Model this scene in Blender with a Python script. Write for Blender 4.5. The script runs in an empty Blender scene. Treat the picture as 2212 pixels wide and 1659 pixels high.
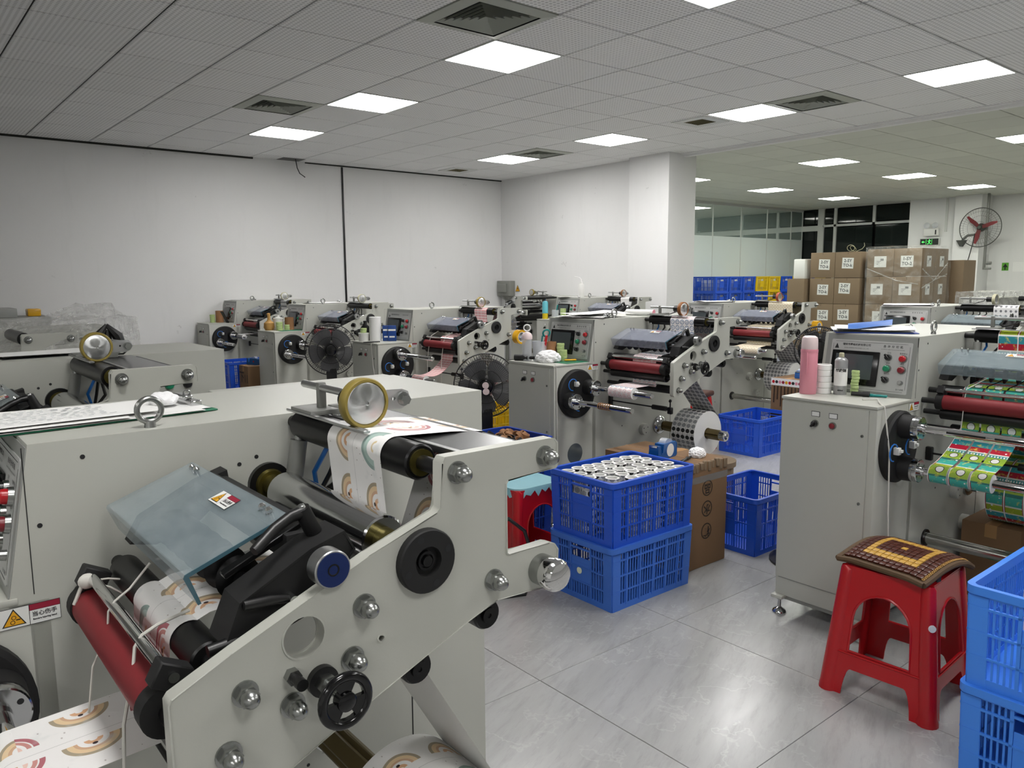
import bpy, bmesh, math, random
from math import sin, cos, pi, radians, sqrt, atan2
from mathutils import Vector, Matrix
random.seed(7)
SC = bpy.context.scene
COL = SC.collection

# ---------------------------------------------------------------- camera
FPX = 1686.16
YAW, PITCH, ROLL = radians(50.4895), radians(-7.7403), radians(-0.35685)
cam_data = bpy.data.cameras.new('camera')
cam = bpy.data.objects.new('camera', cam_data)
COL.objects.link(cam)
SC.camera = cam
cam_data.sensor_width = 36.0
cam_data.sensor_fit = 'HORIZONTAL'
cam_data.lens = FPX / 2212 * 36.0
cam_data.clip_start = 0.02
cam_data.clip_end = 100
_fw = Vector((cos(PITCH) * cos(YAW), cos(PITCH) * sin(YAW), sin(PITCH)))
_r0 = Vector((sin(YAW), -cos(YAW), 0)); _u0 = _r0.cross(_fw)
_r = cos(ROLL) * _r0 + sin(ROLL) * _u0; _u = -sin(ROLL) * _r0 + cos(ROLL) * _u0
cam.matrix_world = Matrix(((_r.x, _u.x, -_fw.x, 0), (_r.y, _u.y, -_fw.y, 0), (_r.z, _u.z, -_fw.z, 1.5), (0, 0, 0, 1)))

# ---------------------------------------------------------------- world (night outside) and exposure
W = bpy.data.worlds.new('night'); SC.world = W; W.use_nodes = True
W.node_tree.nodes['Background'].inputs[0].default_value = (0.012, 0.015, 0.018, 1)
W.node_tree.nodes['Background'].inputs[1].default_value = 1.0
VS = SC.view_settings
VS.view_transform = 'Standard'; VS.look = 'None'; VS.gamma = 1.0; VS.use_curve_mapping = False
VS.exposure = 0.0
LED_POWER = 28.0          # emission of the square LED ceiling panels (all the light in the room)

# ---------------------------------------------------------------- node helper
def lin(c):
    if isinstance(c, str):
        c = c.lstrip('#'); c = [int(c[i:i + 2], 16) / 255 for i in (0, 2, 4)]
        c = [x / 12.92 if x <= .04045 else ((x + .055) / 1.055) ** 2.4 for x in c]
    return (c[0], c[1], c[2], 1.0)

class NT:
    """small wrapper: arithmetic on sockets builds math nodes"""
    def __init__(s, name):
        s.mat = bpy.data.materials.new(name); s.mat.use_nodes = True
        s.t = s.mat.node_tree; s.b = s.t.nodes['Principled BSDF']; s.out = s.t.nodes['Material Output']
    def n(s, typ, **kw):
        nd = s.t.nodes.new(typ)
        for k, v in kw.items(): setattr(nd, k, v)
        return nd
    def put(s, sock, v):
        if isinstance(v, X): s.t.links.new(v.s, sock)
        elif hasattr(v, 'is_output'): s.t.links.new(v, sock)
        elif isinstance(v, str): sock.default_value = lin(v)
        else: sock.default_value = v
    def m(s, op, *a):
        nd = s.n('ShaderNodeMath', operation=op)
        for i, v in enumerate(a): s.put(nd.inputs[i], v)
        return X(s, nd.outputs[0])
    def coord(s, which='UV'):
        tc = s.n('ShaderNodeTexCoord')
        sp = s.n('ShaderNodeSeparateXYZ'); s.t.links.new(tc.outputs[which], sp.inputs[0])
        return X(s, sp.outputs[0]), X(s, sp.outputs[1]), X(s, sp.outputs[2]), tc.outputs[which]
    def comb(s, a, b, c=0.0):
        nd = s.n('ShaderNodeCombineXYZ')
        for i, v in enumerate((a, b, c)): s.put(nd.inputs[i], v)
        return nd.outputs[0]
    def noise(s, vec, scale=5, detail=3, rough=.5):
        nd = s.n('ShaderNodeTexNoise'); s.put(nd.inputs['Vector'], vec)
        nd.inputs['Scale'].default_value = scale; nd.inputs['Detail'].default_value = detail; nd.inputs['Roughness'].default_value = rough
        return X(s, nd.outputs[0])
    def vor(s, vec, scale=5, out=0):
        nd = s.n('ShaderNodeTexVoronoi'); s.put(nd.inputs['Vector'], vec); nd.inputs['Scale'].default_value = scale
        return X(s, nd.outputs[out])
    def wn(s, vec):
        nd = s.n('ShaderNodeTexWhiteNoise'); s.put(nd.inputs['Vector'], vec); return X(s, nd.outputs[0])
    def mix(s, f, a, b):
        nd = s.n('ShaderNodeMix', data_type='RGBA')
        s.put(nd.inputs[0], f); s.put(nd.inputs[6], a); s.put(nd.inputs[7], b)
        return nd.outputs[2]
    def ramp(s, f, stops, interp='LINEAR'):
        nd = s.n('ShaderNodeValToRGB'); s.put(nd.inputs[0], f); r = nd.color_ramp; r.interpolation = interp
        while len(r.elements) < len(stops): r.elements.new(1)
        for e, (p, c) in zip(r.elements, stops): e.position = p; e.color = lin(c)
        return nd.outputs[0]
    def bump(s, h, strength=.2, dist=.01):
        nd = s.n('ShaderNodeBump'); s.put(nd.inputs['Height'], h)
        nd.inputs['Strength'].default_value = strength; nd.inputs['Distance'].default_value = dist
        s.t.links.new(nd.outputs[0], s.b.inputs['Normal'])
    def fin(s, col=None, rough=.5, metal=0.0, **kw):
        if col is not None: s.put(s.b.inputs['Base Color'], col)
        s.put(s.b.inputs['Roughness'], rough); s.put(s.b.inputs['Metallic'], metal)
        for k, v in kw.items(): s.put(s.b.inputs[k], v)
        return s.mat

class X:
    def __init__(s, t, sock): s.t = t; s.s = sock
    def __add__(s, o): return s.t.m('ADD', s, o)
    __radd__ = __add__
    def __sub__(s, o): return s.t.m('SUBTRACT', s, o)
    def __rsub__(s, o): return s.t.m('SUBTRACT', o, s)
    def __mul__(s, o): return s.t.m('MULTIPLY', s, o)
    __rmul__ = __mul__
    def __truediv__(s, o): return s.t.m('DIVIDE', s, o)
    def fract(s): return s.t.m('FRACT', s)
    def floor(s): return s.t.m('FLOOR', s)
    def abs(s): return s.t.m('ABSOLUTE', s)
    def sqrt(s): return s.t.m('SQRT', s)
    def lt(s, o): return s.t.m('LESS_THAN', s, o)
    def gt(s, o): return s.t.m('GREATER_THAN', s, o)
    def sin(s): return s.t.m('SINE', s)
    def mx(s, o): return s.t.m('MAXIMUM', s, o)
    def mn(s, o): return s.t.m('MINIMUM', s, o)

MATS = {}
def mat(name, col=None, rough=.5, metal=0.0, noise=0.0, nscale=8, bump=0.0, bscale=200, **kw):
    if name in MATS: return MATS[name]
    t = NT(name)
    c = col
    if noise or bump:
        _, _, _, v = t.coord('Object')
    if noise:
        l = lin(col); d = tuple(x * (1 - noise) for x in l[:3])
        n = t.noise(v, nscale, 4, .6)
        c = t.mix(n, d + (1,), l)
    if bump:
        t.bump(t.noise(v, bscale, 2), bump, .002)
    MATS[name] = t.fin(c, rough, metal, **kw)
    return MATS[name]

# plain finishes
mat('paint', '#b5b6ae', .38, noise=.06, nscale=3, bump=.04, bscale=260)
mat('paint_dark', '#8f918d', .42, bump=.05, bscale=300)
mat('black', '#0b0b0c', .38)
mat('black_matte', '#121213', .65, noise=.3, nscale=30)
mat('black_gloss', '#08080a', .16)
mat('rubber_black', '#0d0d0d', .75)
mat('dark_steel', '#2b2b2c', .32, .8)
mat('chrome', '#d8d8d8', .07, 1.0)
mat('chrome_soft', '#c2c3c4', .13, 1.0)
mat('zinc', '#a8aaa8', .27, 1.0, noise=.25, nscale=60)
mat('alu', '#bcbdbd', .34, 1.0, noise=.12, nscale=20)
mat('brass_dark', '#6d6434', .35, .9)
mat('bronze_bar', '#5f5231', .4, .55)
mat('steel_film', '#8a8b8c', .22, .9, noise=.35, nscale=25)
mat('rubber_red', '#7a1820', .55, noise=.15, nscale=20)
mat('blue_anod', '#15295f', .3, .35)
mat('blue_tube', '#1c6fc4', .35)
mat('blue_crate', '#1f53c8', .36, noise=.12, nscale=6)
mat('blue_crate_dusty', '#3d72d2', .5, noise=.14, nscale=9)
mat('blue_crate_pale', '#3f86ea', .4, noise=.08, nscale=6)
mat('blue_deep', '#123a9c', .4)
mat('yellow_crate', '#e0bd16', .42, noise=.08)
mat('red_plastic', '#b3101a', .27, noise=.1, nscale=6)
mat('cardboard', '#7d6044', .85, noise=.14, nscale=5, bump=.1, bscale=60)
mat('cardboard_far', '#83705a', .8, noise=.1, nscale=3)
mat('cardboard_core', '#9a6f4b', .8, noise=.12, nscale=30)
mat('white', '#e6e6e4', .5)
mat('paper', '#e4e4e2', .75)
mat('white_plastic', '#dcdcd8', .4)
mat('label_white', '#dedfdc', .55)
mat('label_yellow', '#d99f14', .5)
mat('label_red', '#8f1230', .5)
mat('ink', '#16171a', .6)
mat('ink_grey', '#55575a', .7)
mat('ink_brown', '#2a2119', .8)
mat('screen', '#2b3033', .12)
mat('screen_lit', '#4a5154', .15)
mat('panel_face', '#b9bab8', .4)
mat('btn_red', '#b0121e', .3)
mat('btn_red_dark', '#7d1b26', .35)
mat('btn_green', '#17805a', .3)
mat('tyre_yellow', '#8f7e3a', .45, noise=.15, nscale=20)
mat('tyre_brown', '#8a5422', .45, noise=.15, nscale=20)
mat('tyre_orange', '#a8482a', .45)
mat('tyre_pale', '#b7b497', .5)
mat('cord_white', '#c9c7c0', .7)
mat('green_board', '#0c6b4c', .45)
mat('teal', '#0a7f7c', .35)
mat('teal_cloth', '#86b6c0', .55, noise=.12, nscale=30)
mat('brown_cushion', '#4a2a20', .55, noise=.15, nscale=20)
mat('bead_brown', '#4f2418', .33, noise=.35, nscale=20)
mat('bead_gold', '#c59a45', .35, noise=.2, nscale=20)
mat('trim_brown', '#5b442b', .75, noise=.35, nscale=80)
mat('pink_bottle', '#d78d9b', .4)
mat('pale_pink', '#e3cfcf', .4)
mat('green_tape', '#b5c98a', .4, noise=.1, nscale=40)
mat('green_tape_white', '#dfe6cf', .45)
mat('yellow_tape', '#d9a41c', .25)
mat('tape_core', '#a07a50', .8)
mat('kraft_bag', '#b98e4c', .7, noise=.2, nscale=14)
mat('tissue', '#e9e9ea', .85)
mat('cyan_bottle', '#5fb4c0', .35)
mat('yellow_liquid', '#c9b21d', .3)
mat('blue_pack', '#123f86', .35)
mat('blue_disp', '#15589c', .3)
mat('blue_box', '#2a62b0', .35)
mat('grey_box', '#84857f', .5)
mat('grey_metal', '#7d7e7a', .45, .3)
mat('fan_blade', '#676769', .35)
mat('fan_red', '#7a2228', .45)
mat('wire_grey', '#4a4c48', .5, .5)
mat('exit_dark', '#061206', .4)
mat('sign_green', '#5aa02c', .5)
mat('frame_white', '#c8cac6', .45)
mat('diffuser', '#a6aaa0', .5)
mat('vent_dark', '#23251f', .8)
mat('grid_dark', '#3a3a38', .7)
mat('spray_grey', '#9b9c9c', .35, .3)
mat('pipe_chrome', '#b0b0ab', .18, 1.0)
mat('knob_black', '#0d0d0e', .3)
mat('green_sheet', '#0b5c44', .4)
mat('wood_pallet', '#7d6444', .8)
mat('caster_orange', '#b06a20', .5)

def emit(name, col, strength):
    if name in MATS: return MATS[name]
    t = NT(name); MATS[name] = t.fin(col, .5, **{'Emission Color': lin(col), 'Emission Strength': strength}); return MATS[name]
emit('led', '#fdfbf9', LED_POWER)
emit('led_far', '#fdfff4', LED_POWER)
emit('exit_glow', '#49e05a', 2.0)

def glass(name, col, rough, alpha=.3, ior=1.45):
    t = NT(name)
    MATS[name] = t.fin(col, rough, **{'Alpha': alpha, 'IOR': ior}); return MATS[name]
def acrylic(name, col, a0, a1):
    """scratched, smeared clear plastic"""
    t = NT(name); x, y, z, v = t.coord('Object')
    n = t.noise(t.comb(x * 2, y, z), 14, 6, .7)
    MATS[name] = t.fin(t.mix(n * .6, col, '#cfd6d8'), n * .2 + .03, Alpha=n * (a1 - a0) + a0, IOR=1.45)
acrylic('acrylic', '#6f848c', .3, .55)
acrylic('acrylic_violet', '#7f839c', .32, .52)
glass('acrylic_edge', '#3f6674', .1, .8)
def filmmat(name, s1, s2, a, b):
    t = NT(name); x, y, z, v = t.coord('Object')
    n = t.vor(t.comb(x, y, z * 1.6), s1); m = t.noise(v, s2, 4, .65)
    t.bump(n * .8 + m, 1.0, .09)
    MATS[name] = t.fin('#ededea', .07, Alpha=m * a + b, IOR=1.5)
filmmat('poly_film', 7, 11, .9, -.18)
filmmat('poly_wrap', 4, 7, .55, -.16)
mat('pencil', '#9da0a3', .8)
def spun():
    t = NT('alu_spun'); tg = t.n('ShaderNodeTangent'); tg.direction_type = 'RADIAL'; tg.axis = 'Y'
    t.t.links.new(tg.outputs[0], t.b.inputs['Tangent'])
    MATS['alu_spun'] = t.fin('#c4c5c5', .3, 1.0, Anisotropic=.9)
spun()
glass('pane', '#b8ccc6', .05, .22)
glass('pane_dark', '#0a1210', .04, .9)
glass('jar', '#d7dade', .12, .45)
glass('bag_film', '#9a9a9a', .15, .35)
# ---------------------------------------------------------------- mesh builder
def V(*a): return Vector(a)
class MB:
    def __init__(s): s.v = []; s.f = []; s.mi = []; s.uv = {}; s.cur = 0
    def slot(s, i): s.cur = i; return s
    def add(s, verts, faces):
        o = len(s.v); s.v += [tuple(p) for p in verts]
        for f in faces: s.f.append([i + o for i in f]); s.mi.append(s.cur)
        return s
    def box(s, x0, x1, y0, y1, z0, z1, m=None):
        p = [(x, y, z) for z in (z0, z1) for y in (y0, y1) for x in (x0, x1)]
        if m is not None: p = [m @ Vector(q) for q in p]
        return s.add(p, [(0, 2, 3, 1), (4, 5, 7, 6), (0, 1, 5, 4), (2, 6, 7, 3), (0, 4, 6, 2), (1, 3, 7, 5)])
    def bbox(s, x0, x1, y0, y1, z0, z1, b=.004, seg=2, m=None):
        bm = bmesh.new(); bmesh.ops.create_cube(bm, size=1)
        for v in bm.verts: v.co = ((x0 + x1) / 2 + v.co.x * (x1 - x0), (y0 + y1) / 2 + v.co.y * (y1 - y0), (z0 + z1) / 2 + v.co.z * (z1 - z0))
        bmesh.ops.bevel(bm, geom=bm.edges[:], offset=b, segments=seg, profile=.6, affect='EDGES')
        return s.addbm(bm, m)
    def addbm(s, bm, m=None):
        bm.verts.ensure_lookup_table(); bm.verts.index_update()
        s.add([(m @ v.co) if m is not None else v.co.copy() for v in bm.verts], [[v.index for v in f.verts] for f in bm.faces]); bm.free(); return s
    def frame(s, a, b):
        d = (b - a).normalized(); h = Vector((0, 0, 1)) if abs(d.z) < .9 else Vector((1, 0, 0))
        u = d.cross(h).normalized(); return d, u, d.cross(u)
    def cyl(s, a, b, r, r2=None, n=20, caps=True):
        a = Vector(a); b = Vector(b); r2 = r if r2 is None else r2
        d, u, w = s.frame(a, b); vs = []
        for p, q in ((a, r), (b, r2)):
            vs += [p + (u * cos(2 * pi * i / n) + w * sin(2 * pi * i / n)) * q for i in range(n)]
        fs = [(i, (i + 1) % n, n + (i + 1) % n, n + i) for i in range(n)]
        if caps: fs += [tuple(range(n))[::-1], tuple(range(n, 2 * n))]
        return s.add(vs, fs)
    def lathe(s, a, d, prof, n=24, close=False):
        """prof: list of (distance along d, radius)"""
        a = Vector(a); d = Vector(d).normalized(); _, u, w = s.frame(a, a + d)
        vs = []; k = len(prof)
        for t, r in prof: vs += [a + d * t + (u * cos(2 * pi * i / n) + w * sin(2 * pi * i / n)) * max(r, 1e-5) for i in range(n)]
        fs = []
        for j in range(k - 1 + (1 if close else 0)):
            j2 = (j + 1) % k
            fs += [(j * n + i, j * n + (i + 1) % n, j2 * n + (i + 1) % n, j2 * n + i) for i in range(n)]
        if not close:
            fs += [tuple(range(n))[::-1], tuple(range((k - 1) * n, k * n))]
        return s.add(vs, fs)
    def ring(s, a, d, r0, r1, t, n=28):
        return s.lathe(a, d, [(0, r0), (0, r1), (t, r1), (t, r0)], n, True)
    def torus(s, c, d, R, r, n=28, m=8, a0=0, a1=2 * pi):
        c = Vector(c); d = Vector(d).normalized(); _, u, w = s.frame(c, c + d)
        full = abs(a1 - a0 - 2 * pi) < 1e-6; k = n if full else n + 1; vs = []
        for i in range(k):
            a = a0 + (a1 - a0) * i / n; e = u * cos(a) + w * sin(a)
            vs += [c + e * (R + r * cos(2 * pi * j / m)) + d * (r * sin(2 * pi * j / m)) for j in range(m)]
        fs = [(i * m + j, i * m + (j + 1) % m, ((i + 1) % k) * m + (j + 1) % m, ((i + 1) % k) * m + j) for i in range(n) for j in range(m)]
        return s.add(vs, fs)
    def tube(s, pts, r, n=8, taper=None):
        pts = [Vector(p) for p in pts]; vs = []; k = len(pts); prev = None
        for i, p in enumerate(pts):
            t = (pts[min(i + 1, k - 1)] - pts[max(i - 1, 0)]).normalized()
            if prev is None:
                h = Vector((0, 0, 1)) if abs(t.z) < .9 else Vector((1, 0, 0)); u = t.cross(h).normalized()
            else:
                u = (prev - t * prev.dot(t)).normalized()
            prev = u; w = t.cross(u); q = r if taper is None else r * taper[i]
            vs += [p + (u * cos(2 * pi * j / n) + w * sin(2 * pi * j / n)) * q for j in range(n)]
        fs = [(i * n + j, i * n + (j + 1) % n, (i + 1) * n + (j + 1) % n, (i + 1) * n + j) for i in range(k - 1) for j in range(n)]
        fs += [tuple(range(n))[::-1], tuple(range((k - 1) * n, k * n))]
        return s.add(vs, fs)
    def sphere(s, c, r, sx=1, sy=1, sz=1, n=16, m=10):
        vs = [(c[0], c[1], c[2] - r * sz)]
        for j in range(1, m):
            a = -pi / 2 + pi * j / m
            vs += [(c[0] + r * sx * cos(a) * cos(2 * pi * i / n), c[1] + r * sy * cos(a) * sin(2 * pi * i / n), c[2] + r * sz * sin(a)) for i in range(n)]
        vs.append((c[0], c[1], c[2] + r * sz)); t = len(vs) - 1
        fs = [(0, 1 + (i + 1) % n, 1 + i) for i in range(n)] + [(t, 1 + (m - 2) * n + i, 1 + (m - 2) * n + (i + 1) % n) for i in range(n)]
        for j in range(m - 2): fs += [(1 + j * n + i, 1 + j * n + (i + 1) % n, 1 + (j + 1) * n + (i + 1) % n, 1 + (j + 1) * n + i) for i in range(n)]
        return s.add(vs, fs)
    def prism(s, outer, holes, h0, h1, fn, bevel=0):
        """2D outline with holes, extruded h0..h1; fn(a,b,h)->xyz"""
        bm = bmesh.new(); edges = []
        for loop in [outer] + list(holes):
            vs = [bm.verts.new((p[0], p[1], 0)) for p in loop]
            edges += [bm.edges.new((vs[i], vs[(i + 1) % len(vs)])) for i in range(len(vs))]
        bmesh.ops.triangle_fill(bm, use_beauty=True, use_dissolve=False, edges=edges)
        bmesh.ops.dissolve_limit(bm, angle_limit=.01, verts=bm.verts[:], edges=[e for e in bm.edges if len(e.link_faces) == 2])
        base = bm.faces[:]
        r = bmesh.ops.extrude_face_region(bm, geom=base)
        top = [v for v in r['geom'] if isinstance(v, bmesh.types.BMVert)]
        for v in top: v.co.z = 1
        if not any(f in bm.faces for f in base): pass
        bmesh.ops.recalc_face_normals(bm, faces=bm.faces[:])
        if bevel:
            ed = [e for e in bm.edges if abs(e.verts[0].co.z - e.verts[1].co.z) < .5 and len(e.link_faces) == 2 and abs(e.link_faces[0].normal.dot(e.link_faces[1].normal)) < .2]
        for v in bm.verts:
            v.co = Vector(fn(v.co.x, v.co.y, h0 + (h1 - h0) * v.co.z))
        if bevel: bmesh.ops.bevel(bm, geom=ed, offset=bevel, segments=2, affect='EDGES', clamp_overlap=True)
        return s.addbm(bm)
    def strip(s, pts, y0, y1, u0=0.0, v0=0.0, thick=0.0):
        """web following (x,z) points between y0 and y1, with UV in metres"""
        o = len(s.v); u = u0
        for i, (x, z) in enumerate(pts):
            if i: u += sqrt((x - pts[i - 1][0]) ** 2 + (z - pts[i - 1][1]) ** 2)
            s.uv[len(s.v)] = (u, v0); s.v.append((x, y0, z)); s.uv[len(s.v)] = (u, v0 + abs(y1 - y0)); s.v.append((x, y1, z))
        for i in range(len(pts) - 1): s.f.append([o + 2 * i, o + 2 * i + 1, o + 2 * i + 3, o + 2 * i + 2]); s.mi.append(s.cur)
        return s
    def roll(s, a, d, r0, r1, w, n=40, side=1):
        """paper roll: outer skin with UV, side faces in slot `side`"""
        a = Vector(a); d = Vector(d).normalized(); _, u, q = s.frame(a, a + d); o = len(s.v)
        for i in range(n + 1):
            e = u * cos(2 * pi * i / n) + q * sin(2 * pi * i / n)
            for t in (0, w):
                s.uv[len(s.v)] = (2 * pi * r1 * i / n, t); s.v.append(tuple(a + d * t + e * r1))
        for i in range(n): s.f.append([o + 2 * i, o + 2 * i + 1, o + 2 * i + 3, o + 2 * i + 2]); s.mi.append(s.cur)
        c = s.cur; s.cur = side
        vs = []
        for t, r in ((0, r1), (0, r0), (w, r0), (w, r1)): vs += [a + d * t + (u * cos(2 * pi * i / n) + q * sin(2 * pi * i / n)) * r for i in range(n)]
        s.add(vs, [(j * n + i, j * n + (i + 1) % n, (j + 1) * n + (i + 1) % n, (j + 1) * n + i) for j in range(3) for i in range(n)])
        s.cur = c; return s
    def mesh(s, name, mats, angle=38, flip=True):
        me = bpy.data.meshes.new(name); me.from_pydata(s.v, [], s.f)
        for m in ([mats] if isinstance(mats, str) else mats): me.materials.append(MATS[m])
        for p, i in zip(me.polygons, s.mi): p.material_index = i
        if s.uv:
            l = me.uv_layers.new(name='UVMap')
            for lp in me.loops: l.data[lp.index].uv = s.uv.get(lp.vertex_index, (0, 0))
        bm = bmesh.new(); bm.from_mesh(me); bmesh.ops.recalc_face_normals(bm, faces=bm.faces[:]); bm.to_mesh(me); bm.free()
        me.shade_smooth(); me.set_sharp_from_angle(angle=radians(angle)); me.update()
        return me

def obj(name, me, parent=None, label=None, cat=None, group=None, kind=None, loc=None, rz=0.0, M=None):
    if isinstance(me, MB): raise TypeError(name)
    o = bpy.data.objects.new(name, me); COL.objects.link(o)
    if parent is not None: o.parent = parent
    if loc is not None: o.location = loc
    if rz: o.rotation_euler = (0, 0, rz)
    if M is not None: o.matrix_local = M
    if label: o['label'] = label
    if cat: o['category'] = cat
    if group: o['group'] = group
    if kind: o['kind'] = kind
    return o
def thing(name, label, cat, loc=(0, 0, 0), rz=0.0, group=None):
    return obj(name, None, None, label, cat, group, None, loc, rz)
CACHE = {}
def cm(key, fn, mats, angle=38):
    """cached mesh: fn(MB) fills it once"""
    if key not in CACHE:
        b = MB(); fn(b); CACHE[key] = b.mesh(key, mats, angle)
    return CACHE[key]
def simple(name, fn, mats, **kw):
    b = MB(); fn(b); return obj(name, b.mesh(name, mats), **kw)

TXT = {}
def text_mesh(s, size, material, bold=0.0, align='CENTER'):
    k = (s, size, material, bold, align)
    if k in TXT: return TXT[k]
    cu = bpy.data.curves.new('text', 'FONT'); cu.body = s; cu.size = size; cu.align_x = align; cu.align_y = 'CENTER'; cu.fill_mode = 'FRONT'; cu.resolution_u = 2; cu.offset = bold
    o = bpy.data.objects.new('text', cu); COL.objects.link(o); bpy.context.view_layer.update()
    me = bpy.data.meshes.new_from_object(o.evaluated_get(bpy.context.evaluated_depsgraph_get()))
    bpy.data.objects.remove(o); me.materials.clear(); me.materials.append(MATS[material])
    TXT[k] = me; return me
def face_m(origin, right, up):
    r = Vector(right).normalized(); u = Vector(up).normalized(); n = r.cross(u); o = Vector(origin)
    return Matrix(((r.x, u.x, n.x, o.x), (r.y, u.y, n.y, o.y), (r.z, u.z, n.z, o.z), (0, 0, 0, 1)))
def circ(cx, cy, r, n=28): return [(cx + r * cos(2 * pi * i / n), cy + r * sin(2 * pi * i / n)) for i in range(n)]
def rrect(x0, x1, y0, y1, r, n=5):
    p = []
    for cx, cy, a in ((x1 - r, y1 - r, 0), (x0 + r, y1 - r, 90), (x0 + r, y0 + r, 180), (x1 - r, y0 + r, 270)):
        p += [(cx + r * cos(radians(a + 90 * i / n)), cy + r * sin(radians(a + 90 * i / n))) for i in range(n + 1)]
    return p
def XZ(a, b, h): return (a, h, b)
def YZ(a, b, h): return (h, a, b)
def XY(a, b, h): return (a, b, h)
# ---------------------------------------------------------------- room
CZ = 3.012
GX0, GY0 = 0.864, 4.704
def pat_mats():
    t = NT('ceiling_tile'); x, y, z, v = t.coord('Object')
    ri = t.n('ShaderNodeObjectInfo'); rnd = X(t, ri.outputs['Random'])
    px = (x / .03).fract() - .5; py = (y / .03).fract() - .5
    d = (px * px + py * py).sqrt(); dot = d.lt(.3)
    n = t.noise(v, 2, 3)
    base = t.mix(n * .5 + rnd * .5, '#e4e4e3', '#efefee')
    t.bump(1 - dot, .35, .003)
    MATS['ceiling_tile'] = t.fin(t.mix(dot * .6, base, '#a5a5a4'), .75)
    t = NT('ceiling_plain'); x, y, z, v = t.coord('Object')
    ri = t.n('ShaderNodeObjectInfo'); rnd = X(t, ri.outputs['Random'])
    MATS['ceiling_plain'] = t.fin(t.mix(t.noise(v, 3, 3) * .4 + rnd * .6, '#c9cbc0', '#d6d8cc'), .75)
    # plastered wall with scuffs
    t = NT('plaster'); x, y, z, v = t.coord('Object')
    n = t.noise(v, .7, 4); f = t.noise(v, 9, 5, .7)
    st = t.noise(t.comb(x * 5, y * 5, z * .8), 1.2, 4, .65)
    scuff = (t.noise(v, 3.2, 6, .75) - .665).mx(0) * 9
    base = t.mix(n, '#d8d8d7', '#e5e5e4')
    base = t.mix((st - .55).mx(0) * .7, base, '#c3c3c1')
    t.bump(f, .08, .01)
    MATS['plaster'] = t.fin(t.mix(scuff.mn(.5), base, '#9c9c99'), .8)
    # polished grey stone floor tile
    t = NT('stone_tile'); x, y, z, v = t.coord('Object')
    ri = t.n('ShaderNodeObjectInfo'); rnd = X(t, ri.outputs['Random'])
    vec = t.comb(x * 1.1 + y * .5 + rnd * 31, y * 5.5 - x * 2.2 + rnd * 17, rnd * 9)
    s1 = t.noise(vec, 1.3, 7, .62); s2 = t.noise(vec, 4.5, 6, .7)
    wv = t.noise(t.comb(x + rnd * 13, y + rnd * 7, rnd), 2.2, 5, .6)
    vein = ((wv - .5).abs() * -110 + 1).mx(0) * t.noise(t.comb(x + rnd * 3, y, 4.0), 3, 2) 
    c = t.mix(s1, '#8d8d8d', '#b4b4b3'); c = t.mix((s2 - .5).mx(0) * 1.8, c, '#7c7c7c')
    c = t.mix(vein * .4, c, '#c9c8c6')
    t.bump(t.noise(v, 60, 3), .03, .002)
    MATS['stone_tile'] = t.fin(c, s2 * .16 + .16, **{'Specular IOR Level': .5})
    t = NT('frosted'); x, y, z, v = t.coord('Object')
    MATS['frosted'] = t.fin('#e8f1ee', .4, Alpha=.8)
    t = NT('night_wall'); MATS['night_wall'] = t.fin('#1a1c1d', .5)
pat_mats()

def tile_field(parent, u0, u1, v0, v1, skip, matname, key):
    """square mineral-fibre tiles hung at CZ, one object each"""
    me = cm(key, lambda b: b.bbox(-.2945, .2945, -.2945, .2945, 0, .011, .003, 1), matname)
    for u in range(u0, u1):
        for v in range(v0, v1):
            if (u, v) in skip: continue
            x = GX0 + .6 * u + .3; y = GY0 + .6 * v + .3
            obj('ceiling_tile', me, parent, loc=(x, y, CZ))

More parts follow.
